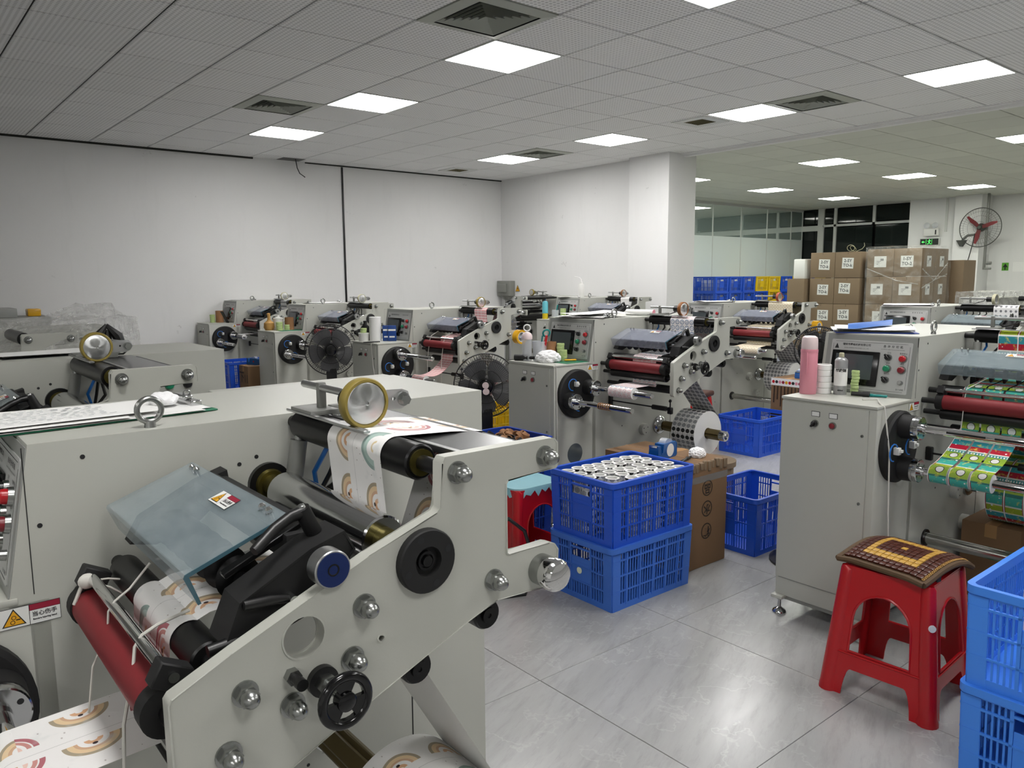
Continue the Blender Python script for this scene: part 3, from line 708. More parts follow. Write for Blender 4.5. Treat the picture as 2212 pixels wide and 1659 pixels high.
    def lever(b):
        b.cyl((0, 0, -.03), (0, 0, .012), .0125, .0115, 16); b.tube([(0, 0, .006), (-.02, .004, .012), (-.05, .006, .014), (-.085, .004, .012), (-.094, .004, .012)], .0085, 10, [1.2, 1.0, .95, .95, .8])
        b.slot(1).lathe((0, 0, .012), (0, 0, 1), [(0, .007), (.004, .006), (.006, .003), (.0062, .0003)], 12)
    obj('clamp_lever', cm('m_lever', lever, ['black', 'zinc']), bs, M=Matrix.Translation((.612, -.492, 1.185)) @ Matrix.Rotation(radians(-24), 4, 'Y') @ Matrix.Rotation(radians(20), 4, 'Z'))
    def lever2(b):
        b.tube([(0, 0, 0), (-.03, 0, .006), (-.065, 0, .008)], .0075, 10, [.8, 1, .9]); b.slot(1).cyl((.0, -.012, 0), (0, .01, 0), .007, n=12)
    obj('clamp_lever', cm('m_lever2', lever2, ['black', 'zinc']), bs, loc=(.565, -.542, 1.09))
    obj('clamp_lever', cm('m_lever3', lambda b: b.tube([(.02, 0, 0), (-.01, 0, .002), (-.045, 0, .0)], .0085, 10, [.8, 1.05, .95]), 'black'), bs, loc=(.50, -.53, 1.045))
    obj('adjust_knob', cm('m_knob', lambda b: (b.lathe((0, 0, 0), (0, -1, 0), [(0, .0245), (.002, .0262), (.026, .0262), (.0275, .025), (.0275, .0001)], 36), b.slot(1).lathe((0, -.0276, 0), (0, -1, 0), [(0, .0235), (.0008, .0235), (.0008, .0085)], 36), b.slot(2).lathe((0, -.0277, 0), (0, -1, 0), [(0, .0085), (.0012, .0085), (.0012, .0065), (.0002, .006), (.0002, .0002)], 24)), ['alu', 'blue_anod' if bezel else 'black', 'dark_steel']) if bezel else cm('m_knob_b', lambda b: (b.lathe((0, 0, 0), (0, -1, 0), [(0, .0245), (.002, .0262), (.026, .0262), (.0275, .025), (.0275, .0001)], 36), b.slot(1).cyl((0, -.0276, 0), (0, -.0282, 0), .009, n=20)), ['alu', 'ink']), bs, loc=(.606, -.56, 1.133))
    # clear guard over the knives
    def cov(b):
        b.prism([(.450, 1.1225), (.452, 1.1275), (.60, 1.182), (.602, 1.1775), (.4575, 1.1235), (.4715, 1.083), (.467, 1.0815)], [], -.462, -.035, XZ)
    cv = obj('knife_guard', cm('m_cover' + cover, cov, cover), t, label='clear acrylic guard plate tilted over the knives')
    obj('guard_edge', cm('m_cedge', lambda b: b.prism([(.450, 1.1225), (.452, 1.1275), (.60, 1.182), (.602, 1.1775), (.4575, 1.1235), (.4715, 1.083), (.467, 1.0815)], [], -.4635, -.462, XZ), 'acrylic_edge'), cv)
    q = atan2(.0545, .148)
    for y in (-.075, -.1, -.40, -.425):
        obj('screw', cm('m_cscr', lambda b: b.lathe((0, 0, 0), (0, 0, 1), [(-.012, .003), (.002, .003), (.002, .0055), (.006, .0055), (.009, .003), (.0095, .0003)], 12), 'chrome'), cv, M=Matrix.Translation((.588, y, 1.178)) @ Matrix.Rotation(-q, 4, 'Y'))
    obj('hinge', cm('m_hinge', lambda b: b.bbox(-.012, .012, -.39, -.1, -.02, .0, .003), 'black_matte'), cv, loc=(.606, 0, 1.172))
    Mw = face_m(Vector((.565, -.25, 1.1705)), (cos(q) * .35, .94, sin(q) * .35), (-cos(q), .35, -sin(q)))
    Mw = face_m(Vector((.568, -.29, 1.1712)), (0, -1, 0), (cos(q), 0, sin(q)))
    warn_label('warning_label', cv, Mw, .8)
    # --- measuring wheel on the top roller
    mw = obj('measuring_wheel', cm('m_wheel', lambda b: (b.lathe((0, 0, 0), (0, -1, 0), [(0, .02), (.002, .0385), (.02, .0385), (.022, .0355), (.022, .0042), (.018, .0042), (.018, .0002)], 44),), 'alu_spun'), t, loc=(.8185, -.285, 1.301))
    obj('tyre', cm('m_tyre_' + tyre, lambda b: b.lathe((0, .001, 0), (0, -1, 0), [(0, .037), (0, .0425), (.003, .0445), (.021, .0445), (.024, .0425), (.024, .038)], 44, True), tyre), mw)
    obj('wheel_arm', cm('m_arm', lambda b: (b.prism([(.0, -.016), (.085, -.022), (.098, -.016), (.105, -.004), (.1, .01), (.088, .015), (.0, .018)], [circ(.07, -.002, .0045, 12)], .004, .010, XZ, .001),), 'alu'), mw)
    obj('arm_bolt', cm('m_abolt', lambda b: (b.cyl((0, .004, 0), (0, .001, 0), .0125, n=20), b.cyl((0, .001, 0), (0, -.009, 0), .0095, n=6)), 'zinc'), mw, loc=(.09, 0, -.004))
    obj('encoder', cm('m_enc', lambda b: b.cyl((0, .010, 0), (0, .05, 0), .02, n=24), 'black'), mw)
    obj('mount_bracket', cm('m_mb', lambda b: (b.bbox(.79, .85, -.14, -.05, 1.2585, 1.268, .002), b.bbox(.822, .838, -.112, -.098, 1.266, 1.318, .003), b.bbox(.85, .92, -.11, -.09, 1.25, 1.27, .002)), 'grey_metal'), t)
    obj('mount_rod', cm('m_mr', lambda b: b.cyl((.83, -.03, 1.308), (.83, -.235, 1.308), .0075, n=16), 'alu'), t)
    obj('mount_bar', cm('m_mbar', lambda b: b.bbox(.787, .80, -.35, -.035, 1.2575, 1.2625, .001, 1), 'alu'), t)
    pts = [(.83, -.24, 1.305), (.86, -.215, 1.318), (.90, -.20, 1.31), (.945, -.17, 1.285), (.94, -.09, 1.258), (.92, -.02, 1.252)]
    obj('encoder_cable', cm('m_cab', lambda b: b.tube(pts, .003, 6), 'black'), t)
    # --- air cylinder and cables behind the web
    obj('air_cylinder', cm('m_cyl', lambda b: (b.cyl((.80, -.06, 1.20), (.785, -.06, 1.115), .017, n=20), b.cyl((.785, -.06, 1.115), (.783, -.06, 1.10), .022, n=20), b.slot(1).cyl((.80, -.06, 1.2), (.803, -.06, 1.215), .009, n=12)), ['grey_metal', 'zinc']), t)
    for k in range(4):
        obj('cable', cm('m_cbl%d' % k, lambda b: b.tube([(.86 - .01 * k, -.07 - .05 * k, 1.235), (.85, -.08 - .05 * k, 1.18), (.83 + .02 * k, -.06 - .03 * k, 1.13), (.85, -.03, 1.07)], .005, 6), 'black' if k else 'blue_tube'), t)
    obj('nip_carrier', cm('m_nc', lambda b: (b.bbox(.68, .80, -.44, -.08, 1.02, 1.058, .008), b.cyl((.70, -.08, 1.075), (.70, -.46, 1.075), .012, n=16)), 'dark_steel'), t)
    # --- unwind shaft and fittings low on the panel
    uf = obj('unwind_flange', cm('m_uf', lambda b: b.lathe((0, 0, 0), (0, -1, 0), [(0, .062), (.014, .062), (.022, .055), (.03, .04), (.05, .036), (.05, .001)], 36), 'chrome_soft'), t, loc=(.965, 0, .512))
    def ush(b):
        for k in range(4):
            m = Matrix.Rotation(pi / 4 + pi / 2 * k, 4, 'Y')
            b.bbox(-.017, .017, -.5, -.05, .012, .03, .003, 1, m)
        b.slot(1).cyl((0, -.03, 0), (0, -.5, 0), .02, n=20)
        b.lathe((0, -.5, 0), (0, -1, 0), [(0, .032), (.035, .032), (.038, .029), (.038, .02), (.01, .019), (.01, .0004)], 28)
    obj('unwind_shaft', cm('m_us', ush, ['bronze_bar', 'chrome']), t, loc=(.965, 0, .512))
    for x, z in ((.80, .505), (.93, .325)):
        obj('boss', cm('m_boss', lambda b: (b.lathe((0, 0, 0), (0, -1, 0), [(0, .038), (.028, .038), (.031, .036), (.031, .001)], 28), b.slot(1), [b.cyl((.022 * cos(q), -.0312, .022 * sin(q)), (.022 * cos(q), -.0305, .022 * sin(q)), .004, n=10) for q in (.6, 2.7, 4.8)]), ['paint', 'ink']), t, loc=(x, 0, z))
    lp = obj('waste_shaft', cm('m_wp', lambda b: b.cyl((0, -.006, 0), (0, -.53, 0), .0255, n=28), 'pipe_chrome'), t, loc=(.522, 0, .335))
    obj('shaft_collar', cm('m_wc', lambda b: b.cyl((0, 0, 0), (0, -.008, 0), .039, n=28), 'black'), lp)
    # --- small web guide rod
    obj('sensor_rod', cm('m_sr', lambda b: (b.cyl((.475, 0, .732), (.475, -.5, .732), .0045, n=10), b.cyl((.475, -.36, .732), (.475, -.46, .732), .015, n=16), b.bbox(.465, .485, -.03, -.002, .70, .76, .003, 1)), 'black'), t)
    obj('thumb_screw', cm('m_ts', lambda b: (b.cyl((.475, -.49, .732), (.475, -.49, .775), .004, n=10), b.sphere((.475, -.49, .782), .013, 1, .5, .8), b.bbox(.464, .486, -.505, -.475, .705, .745, .003, 1)), 'dark_steel'), t)
    # --- feet and castors
    for x, y in ((.03, .395), (1.25, .395), (1.25, .02), (.03, .02)):
        ft = obj('levelling_foot', cm('m_foot', lambda b: (b.lathe((0, 0, 0), (0, 0, 1), [(0, .03), (.004, .031), (.012, .027), (.02, .014), (.024, .008), (.06, .0065), (.075, .0065)], 24), b.cyl((0, 0, .06), (0, 0, .068), .012, n=6)), 'chrome_soft'), t, loc=(x - (.02 if x < .5 else -.02), y, -z0))
        obj('foot_bracket', cm('m_fb', lambda b: b.bbox(-.03, .03, -.028, .028, .07, .086, .006), 'paint'), ft)
    for x, y in ((.16, .2), (1.1, .2)):
        obj('castor', cm('m_cast', lambda b: (b.cyl((-.012, 0, .028), (.012, 0, .028), .028, n=20), b.bbox(-.018, .018, -.02, .02, .045, .065, .003, 1)), 'rubber_black'), t, loc=(x, y, -z0))
    return t
# ---------------------------------------------------------------- printed webs (flat print on paper: UV in metres)
def web_mats():
    def start(n): t = NT(n); u, v, _, uv = t.coord('UV'); return t, u, v
    def done(n, t, col, rough=.42): MATS[n] = t.fin(col, rough)
    # boho rainbows
    t, u, v = start('web_rainbow')
    cw, ch = .104, .0925
    row = (v / ch).floor(); off = t.wn(t.comb(row, 3.0)) ; uu = u / cw + off
    fx = uu.fract() - .5; cell = uu.floor(); fy = (v / ch).fract()
    rnd = t.wn(t.comb(cell, row)); rnd2 = t.wn(t.comb(cell, row, 7.0))
    flip = rnd2.gt(.5); yy = fy * (1 - flip) + (1 - fy) * flip
    r = ((fx * fx) + (yy - .2) * (yy - .2) * .8).sqrt()
    A = t.ramp(r * 2, [(0, '#ecebe9'), (.14, '#e3b774'), (.2, '#ecebe9'), (.3, '#e9c9bd'), (.44, '#ecebe9'), (.54, '#c98f88'), (.66, '#ecebe9'), (.7, '#b06a72'), (.84, '#ecebe9')], 'CONSTANT')
    B = t.ramp(r * 2, [(0, '#ecebe9'), (.1, '#d9ab84'), (.24, '#ecebe9'), (.4, '#cfa98a'), (.5, '#e2c8a0'), (.66, '#a79a83'), (.78, '#ecebe9')], 'CONSTANT')
    Cc = t.ramp(r * 2, [(0, '#ecebe9'), (.12, '#d6c39a'), (.2, '#ecebe9'), (.46, '#a9c0b8'), (.66, '#8fa59f'), (.8, '#ecebe9')], 'CONSTANT')
    c = t.mix(rnd.gt(.36), A, B); c = t.mix(rnd.gt(.7), c, Cc)
    c = t.mix(yy.lt(.2), c, '#ecebe9')
    cl = t.noise(t.comb(u, v), 26, 2); c = t.mix((cl - .62).mx(0) * 4, c, '#cfd3d2')
    dash = t.vor(t.comb(u, v * .6), 90); c = t.mix(dash.lt(.12) * r.gt(.45) * .6, c, '#9b8f8c')
    hr = ((fx * fx) + (yy - .34) * (yy - .34)).sqrt(); c = t.mix(hr.lt(.035) * rnd.lt(.5), c, '#2b1b1e')
    seam = (v / .095 - 1.0).abs().lt(.006); c = t.mix(seam * .5, c, '#8d8d8d')
    done('web_rainbow', t, c)
    # pink gingham
    t, u, v = start('web_pink')
    a = (u / .022).fract().lt(.5); b = (v / .022).fract().lt(.5); k = (a + b) * .5
    c = t.mix(k, '#f0dedb', '#d4787c'); c = t.mix((v / .047).fract().lt(.06), c, '#eeeae8')
    fx = (u / .022).fract() - .5; fy = (v / .022).fract() - .5
    c = t.mix((fx * fx + fy * fy).sqrt().lt(.16) * .8, c, '#f2e6e2')
    done('web_pink', t, c)
    # white labels with blue / pink discs
    t, u, v = start('web_discs')
    cs = .0365; fu = (u / cs).fract() - .5; fv = (v / cs).fract() - .5; row = (u / cs).floor()
    d = (fu * fu + fv * fv).sqrt(); k = t.wn(t.comb(row, 5.0))
    ring = d.lt(.42) * d.gt(.33)
    c = t.mix(ring, '#e6e2e2', t.mix(k.gt(.45), '#4c6b8f', '#e3b9bc'))
    n = t.noise(t.comb(u, v), 150, 2); c = t.mix(d.lt(.3) * n.gt(.5) * .7, c, t.mix(k.gt(.45), '#7b93ac', '#c99a9f'))
    c = t.mix(d.lt(.36) * k.lt(.08), c, '#1c1b1d')
    done('web_discs', t, c)
    # grey matrix with dark discs (liner side)
    t, u, v = start('web_matrix')
    cs = .036; fu = (u / cs).fract() - .5; fv = (v / cs).fract() - .5
    d = (fu * fu + fv * fv).sqrt(); c = t.mix(d.lt(.4), '#dededc', '#8a8b8d')
    done('web_matrix', t, c)
    # black and white disc labels on the big roll
    t, u, v = start('web_bigroll')
    cs = .0365; fu = (u / .034).fract() - .5; fv = (v / cs).fract() - .5; row = (u / .034).floor()
    d = (fu * fu + fv * fv).sqrt(); k = (row / 5).fract().lt(.15)
    n = t.noise(t.comb(u, v), 120, 2)
    c = t.mix(d.lt(.4), '#d3d3d1', t.mix(k, t.mix(n, '#606366', '#a3a5a7'), '#141415'))
    c = t.mix(fv.abs().gt(.47), c, '#8f8f8f')
    done('web_bigroll', t, c)
    # christmas tags (lanes)
    t, u, v = start('web_green')
    p = (u / .235).fract(); L = (v / .078).fract()
    col = t.ramp(p, [(0, '#3fa99a'), (.17, '#dcdcd6'), (.2, '#9fb22c'), (.33, '#dcdcd6'), (.36, '#2f93a0'), (.5, '#b01c35'), (.62, '#dcdcd6'), (.65, '#2c8f93'), (.72, '#8fae3a'), (.93, '#2a6e66')], 'CONSTANT')
    n = t.noise(t.comb(u, v), 42, 3, .6); n2 = t.vor(t.comb(u, v), 38)
    c = t.mix((n - .56).mx(0) * 6, col, '#d8cf52'); c = t.mix(n2.lt(.16), c, '#e6e6e2')
    ex = ((u / .235).fract() - .82) * 3.2; ey = (L - .5) * 1.15
    e = (ex * ex + ey * ey).sqrt(); c = t.mix(e.lt(.24), c, '#23201f'); c = t.mix(e.lt(.2), c, '#e2e2e0')
    c = t.mix((p - .69).abs().lt(.018) * (v / .011).fract().gt(.5), c, '#eeeeea')
    edge = (L - .5).abs(); c = t.mix(edge.gt(.43) * p.lt(.33), c, '#8f1230'); c = t.mix(edge.gt(.47), c, '#ecebe8')
    done('web_green', t, c, .3)
    # cream gold labels
    t, u, v = start('web_cream')
    cs = .03; fu = (u / cs).fract() - .5; fv = (v / cs).fract() - .5; d = (fu * fu + fv * fv).sqrt()
    c = t.mix(d.lt(.42) * d.gt(.3), '#e8e0cc', '#cbb383'); done('web_cream', t, c)
    t, u, v = start('web_whitedots')
    fu = (u / .04).fract() - .5; fv = (v / .036).fract() - .5; d = (fu * fu + fv * fv).sqrt()
    done('web_whitedots', t, t.mix(d.lt(.25), '#e2e2e2', '#77787c'))
    t, u, v = start('web_dark')
    fu = (u / .05).fract(); fv = (v / .012).fract()
    done('web_dark', t, t.mix(fu.lt(.4) * fv.lt(.8), '#c9c9c8', '#55565a'))
    t, u, v = start('web_plain'); done('web_plain', t, '#e2e1de')
web_mats()

def arc(cx, cz, r, a0, a1, n=10): return [(cx + r * cos(radians(a0 + (a1 - a0) * i / n)), cz + r * sin(radians(a0 + (a1 - a0) * i / n))) for i in range(n + 1)]
def upper_path():
    p = [(.89, .949)] + arc(.888, .978, .0275, -80, 0, 5) + [(1.0115, 1.2276)] + arc(.994, 1.2276, .0165, 10, 90, 5) + [(.93, 1.2515)]
    p += arc(.8165, 1.2275, .0307, 85, 180, 10) + arc(.757, 1.1077, .0397, 0, -90, 8)
    return p
def blade_path():
    return [(.757, 1.068), (.60, 1.05), (.50, 1.043)] + arc(.47, 1.011, .0277, 65, 190, 10) + [(.4385, .955), (.4375, .948)]
def sag(a, b, dz, n=10):
    return [(a[0] + (b[0] - a[0]) * i / n, a[1] + (b[1] - a[1]) * i / n - dz * 4 * (i / n) * (1 - i / n)) for i in range(n + 1)]

def web(label, root, pat, y0, y1, ux=.965, R=.14, ry=None, rew=None, rr=.032, liner=None, lanes=None, slack=0.0, over=True, roll_pat=None, uz=.512, fy=None):
    """the paper threaded through one machine: unwind roll, spans and rewind roll; a thing of its own, placed like its machine"""
    t = thing('label_web', label, 'paper web', root.location, root.rotation_euler.z, group='printed label webs')
    liner = liner or pat; roll_pat = roll_pat or pat
    ln = lanes or [(y0, y1)]
    if R:
        b = MB(); b.roll((ux, ry[0], uz), (0, -1, 0), .036, R, ry[0] - ry[1], 56); obj('unwind_roll', b.mesh('unwind_roll', [roll_pat, 'paper']), t)
        pts = [(ux + R * cos(radians(42)), uz + R * sin(radians(42)))] + arc(.754, .931, .0275, -30, -80, 4)
        b = MB(); b.strip(pts, *(fy or (y0, y1))); obj('feed_span', b.mesh('feed_span', liner), t)
        b = MB(); b.strip([(.758, .9035), (.89, .949)], y0, y1); obj('lower_span', b.mesh('lower_span', liner), t)
    b = MB(); b.strip(upper_path(), y0, y1); obj('top_span', b.mesh('top_span', pat), t)
    b = MB()
    for i, (a, c) in enumerate(ln): b.strip(blade_path(), a, c, .4, i * .08)
    obj('knife_span', b.mesh('knife_span', pat), t)
    if rew:
        rx, rz = rew; b = MB()
        for i, (a, c) in enumerate(ln):
            if over: pts = [(.4375, .948), (.447, .9), (.4435, .865)] + arc(.468, .85, .0255, 160, 110, 3) + sag((.45, .873), (rx + .004, rz + rr), slack, 12)[1:]
            else: pts = [(.4375, .948), (.45, .9), (.442, .87)] + sag((.443, .85), (rx + .01, rz + rr), slack, 14)
            b.strip(pts, a, c, .12, i * .08)
        obj('rewind_span', b.mesh('rewind_span', pat), t)
        for i, (a, c) in enumerate(ln):
            b = MB(); b.roll((rx, a, rz), (0, -1, 0), .0172, rr, a - c, 32); obj('rewind_roll', b.mesh('rewind_roll', [pat, 'paper']), t)
    return t
# ---------------------------------------------------------------- reusable things
def crate(label, loc, rz=0.0, m='blue_crate', L=.56, Wd=.40, H=.30, group='slotted plastic crates', inside=None):
    """slotted stacking crate, origin at the centre of its base"""
    t = thing('plastic_crate', label, 'crate', loc, rz, group=group)
    def wall(b, ln, half, short):
        def bar(a0, a1, z0, z1, o0, o1):
            vs = []
            for z in (z0, z1):
                k = .962 + .038 * z / H
                for o in (o0, o1):
                    for a in (a0, a1): vs.append((a * k, -(half + o) * k, z))
            b.add(vs, [(0, 1, 3, 2), (4, 6, 7, 5), (0, 4, 5, 1), (2, 3, 7, 6), (0, 2, 6, 4), (1, 5, 7, 3)])
        hl = ln / 2
        n = int(ln / .0205); zr = [.028, H * .30, H * .545, H * .79, H - .03]
        for i in range(n):
            a = -hl + .05 + (ln - .1) * i / (n - 1)
            if short and abs(a) < .062:
                bar(a - .003, a + .003, zr[0], zr[1], -.002, .002); continue
            bar(a - .003, a + .003, zr[0], zr[4], -.002, .002)
        if short:
            bar(-.06, .06, zr[1], zr[2] + .02, -.002, .003); bar(-.06, .06, zr[2] + .02, zr[2] + .045, -.002, .002)
            for a in (-.066, .066): bar(a - .005, a + .005, .02, zr[4] + .01, -.002, .006)
            bar(-.062, .062, zr[3] + .012, zr[3] + .02, -.004, .006)
        for z in zr[1:4]:
            if short and z == zr[3]:
                bar(-hl, -.06, z - .0035, z + .0035, -.002, .006); bar(.06, hl, z - .0035, z + .0035, -.002, .006)
            else: bar(-hl, hl, z - .0035, z + .0035, -.002, .006)
        bar(-hl, hl, 0, .028, -.003, .004); bar(-hl, hl, H - .032, H - .004, -.003, .003)
        k = 6 if not short else 3
        for i in range(1, k):
            if short: continue
            a = -hl + ln * i / k; bar(a - .005, a + .005, .02, H - .03, -.002, .007)
        for q in (-1, 1): bar(*(sorted((q * hl, q * (hl - .052)))), 0, H - .03, -.003, .005)
    key = '%g_%g_%g_%s' % (L, Wd, H, m)
    ml = cm('crate_long' + key, lambda b: wall(b, L, Wd / 2, False), m); ms = cm('crate_short' + key, lambda b: wall(b, Wd, L / 2, True), m)
    obj('side_wall', ml, t); obj('side_wall', ml, t, rz=pi); obj('end_wall', ms, t, rz=-pi / 2); obj('end_wall', ms, t, rz=pi / 2)
    obj('base', cm('crate_base' + key, lambda b: b.box(-L / 2 * .955, L / 2 * .955, -Wd / 2 * .955, Wd / 2 * .955, .001, .009), m), t)
    def rim(b):
        x, y = L / 2 + .012, Wd / 2 + .012; xi, yi = L / 2 - .006, Wd / 2 - .006
        b.prism(rrect(-x, x, -y, y, .03), [rrect(-xi, xi, -yi, yi, .02)], H - .008, H, XY)
        b.prism(rrect(-x, x, -y, y, .03), [rrect(-x + .003, x - .003, -y + .003, y - .003, .028)], H - .024, H - .008, XY)
    obj('rim', cm('crate_rim' + key, rim, m), t)
    return t

def carton(label, x0, x1, y0, y1, z0, z1, m='cardboard', group=None, tape=True, rz=0.0):
    t = thing('carton', label, 'cardboard box', ((x0 + x1) / 2, (y0 + y1) / 2, z0), rz, group=group)
    hx, hy, h = (x1 - x0) / 2, (y1 - y0) / 2, z1 - z0
    simple('box', lambda b: b.bbox(-hx, hx, -hy, hy, 0, h, .006, 2), m, parent=t)
    if tape:
        simple('packing_tape', lambda b: (b.box(-hx - .0006, hx + .0006, -.025, .025, h - .06, h + .0006), b.box(-.002, .002, -hy, hy, h, h + .0008)), 'tape_core', parent=t)
    return t
def text_on(parent, s, size, m, origin, right, up, bold=0.0, name='lettering'):
    return obj(name, text_mesh(s, size, m, bold), parent, M=face_m(origin, right, up))

def stool(label, x, y, rz=0.0, H=.47, top=.30, bot=.37, sticker=False):
    t = thing('plastic_stool', label, 'stool', (x, y, 0), rz, group='red plastic stools')
    def hw(z): return (bot + (top - bot) * min(z / H, 1)) / 2
    def side(b):
        def fn(a, z, h):
            k = hw(z); return (a * k, -(k - .004 + h), z)
        ou = [(-1, 0), (-.62, 0)] + [(-.62 + .12 * (1 - cos(q)), .1 * sin(q)) for q in [i * pi / 10 for i in range(1, 6)]] + [(.5 + .12 * (1 - cos(pi / 2 - q)) if False else .62 - .12 * (1 - cos(q)), .1 * sin(q)) for q in [i * pi / 10 for i in range(5, 0, -1)]] + [(.62, 0), (1, 0), (1, .2), (1, H - .04), (1, H), (-1, H), (-1, H - .04), (-1, .2)]
        ho = [(-.58, .165), (.58, .165), (.58, .29)] + [(.58 * cos(q), .29 + .1 * sin(q)) for q in [i * pi / 12 for i in range(1, 12)]] + [(-.58, .29)]
        b.prism(ou, [ho], -.003, .003, fn)
        # raised rims round the openings
        for pts in (ho + [ho[0]],):
            b.tube([fn(p[0] * 1.03, p[1], .003) for p in pts], .0045, 6)
        b.tube([fn(a, .155, .004) for a in (-.95, .95)], .004, 6)
    sm = cm('stool_side%g' % H, side, 'red_plastic')
    for k in range(4): obj('side', sm, t, rz=pi / 2 * k)
    def leg(b):
        pr = []; n = 9
        for z, rr in ((0, .036), (.012, .036), (.03, .03), (.2, .03), (H - .05, .026), (H - .012, .024), (H, .012)):
            c = hw(z) - rr * .62; ring = []
            for i in range(n): q = -pi * .30 + (pi / 2 + pi * .6) * i / (n - 1); ring.append((c + rr * cos(q), c + rr * sin(q), z))
            pr.append(ring)
        vs = [p for r in pr for p in r]; b.add(vs, [(j * n + i, j * n + i + 1, (j + 1) * n + i + 1, (j + 1) * n + i) for j in range(len(pr) - 1) for i in range(n - 1)])
    lm = cm('stool_leg%g' % H, leg, 'red_plastic')
    for k in range(4): obj('leg', lm, t, rz=pi / 2 * k)
    obj('seat', cm('stool_top%g' % H, lambda b: b.prism(rrect(-top / 2, top / 2, -top / 2, top / 2, .03), [circ(0, 0, .014, 16)], H - .012, H, XY, .004), 'red_plastic'), t)
    return t

def lathe_thing(name, label, cat, loc, prof, m, n=28, group=None, parts=()):
    """one turned object; parts: (name, profile, material)"""
    if not parts:
        return simple(name, lambda b: b.lathe((0, 0, 0), (0, 0, 1), prof, n), m, loc=loc, label=label, cat=cat, group=group)
    t = thing(name, label, cat, loc, group=group)
    simple('body', lambda b: b.lathe((0, 0, 0), (0, 0, 1), prof, n), m, parent=t)
    for nm, pf, mm in parts: simple(nm, lambda b: b.lathe((0, 0, 0), (0, 0, 1), pf, n), mm, parent=t)
    return t
def tape_stack(label, loc, r, h, k, m='green_tape', group=None):
    """rolls of tape stacked on their sides' flats: one thing per roll"""
    for i in range(k):
        z = loc[2] + h * i
        simple('tape_roll', lambda b: b.lathe((0, 0, 0), (0, 0, 1), [(0, r * .78), (0, r - .002), (.002, r), (h - .003, r), (h - .001, r - .002), (h - .001, r * .78)], 28, True), m,
               loc=(loc[0] + random.uniform(-.002, .002), loc[1] + random.uniform(-.002, .002), z), label='%s, %s' % (label, 'single' if k == 1 else ['lowest', 'second', 'third', 'fourth', 'fifth', 'sixth', 'seventh', 'eighth'][i] + ' from below'), cat='tape roll', group=group or 'stacked tape rolls')
def crumple(name, label, cat, loc, r, m, seed=1, sz=.6, amp=.35, group=None):
    rs = random.Random(seed); bm = bmesh.new(); bmesh.ops.create_icosphere(bm, subdivisions=4, radius=r)
    dirs = [(Vector((rs.gauss(0, 1), rs.gauss(0, 1), rs.gauss(0, 1))).normalized(), rs.uniform(3, 13), rs.uniform(0, 6)) for _ in range(9)]
    for v in bm.verts:
        d = v.co.normalized(); k = sum(abs(sin(d.dot(e) * f + p)) for e, f, p in dirs) / 9
        v.co = d * r * (1 - amp + amp * 1.6 * k); v.co.z = max(v.co.z * sz, -r * sz * .55)
    b = MB(); b.addbm(bm); o = obj(name, b.mesh(name, m, 20), loc=(loc[0], loc[1], loc[2] + r * sz * .55), label=label, cat=cat, group=group)
    return o
def sheet(b, pts, wob, seed, n=10, th=.0006):
    """slightly wavy paper between four corners (xyz)"""
    rs = random.Random(seed); p = [Vector(q) for q in pts]; f = [rs.uniform(2, 5) for _ in range(4)]; o = len(b.v); g = [rs.uniform(0, 6) for _ in range(4)]
    for i in range(n + 1):
        for j in range(n + 1):
            a, c = i / n, j / n
            q = (p[0] * (1 - a) + p[1] * a) * (1 - c) + (p[3] * (1 - a) + p[2] * a) * c
            q = q + Vector((0, 0, wob * (sin(a * f[0] + g[0]) * sin(c * f[1] + g[1]) + .5 * sin(a * f[2] + c * f[3] + g[2]) + 1.5)))
            b.v.append(tuple(q))
    for i in range(n):
        for j in range(n): k = o + i * (n + 1) + j; b.f.append([k, k + 1, k + n + 2, k + n + 1]); b.mi.append(b.cur)
def clipboard(label, loc, rz, m='green_board', L=.31, Wd=.22, papers=3, seed=1, lines=True, wob=.004, clip_end=1):
    t = thing('clipboard', label, 'clipboard', loc, rz)
    simple('board', lambda b: b.bbox(-L / 2, L / 2, -Wd / 2, Wd / 2, 0, .003, .001, 1), m, parent=t)
    rs = random.Random(seed)
    for k in range(papers):
        dx, dy, a = rs.uniform(-.012, .012), rs.uniform(-.01, .01), rs.uniform(-.05, .05)
        c, s_ = cos(a), sin(a); q = [(-L / 2 + .0, -Wd / 2 + .004), (L / 2 - .02, -Wd / 2 + .004), (L / 2 - .02, Wd / 2 - .004), (-L / 2 + .0, Wd / 2 - .004)]
        q = [(x * c - y * s_ + dx, x * s_ + y * c + dy, .0034 + .0008 * k) for x, y in q]
        simple('paper_sheet', lambda b: sheet(b, q, wob * (k + 1) / papers, seed * 7 + k), 'paper', parent=t)
    ce = clip_end * (L / 2 - .02)
    simple('clip', lambda b: (b.bbox(ce - .012, ce + .012, -.05, .05, .003, .011 + .0016 * papers, .002, 1), b.torus((ce, 0, .02 + .0016 * papers), (0, 1, 0), .008, .002, 16, 6), b.bbox(ce - .02, ce + .002, -.03, .03, .012 + .0016 * papers, .022 + .0016 * papers, .003, 1)), 'chrome_soft', parent=t)
    if lines:
        def ln(b):
            r2 = random.Random(seed + 5)
            for i in range(9):
                y = -Wd / 2 + .03 + i * .018; x = -L / 2 + .03
                while x < -.0:
                    w = r2.uniform(.006, .02); zz = .0040 + .0008 * papers + wob * 3.1
                    b.add([(x, y, zz), (x + w, y, zz), (x + w, y + r2.uniform(.003, .008), zz), (x, y + .004, zz)], [(0, 1, 2, 3)]); x += w + r2.uniform(.004, .012)
        simple('handwriting', ln, 'ink_grey', parent=t)
    return t
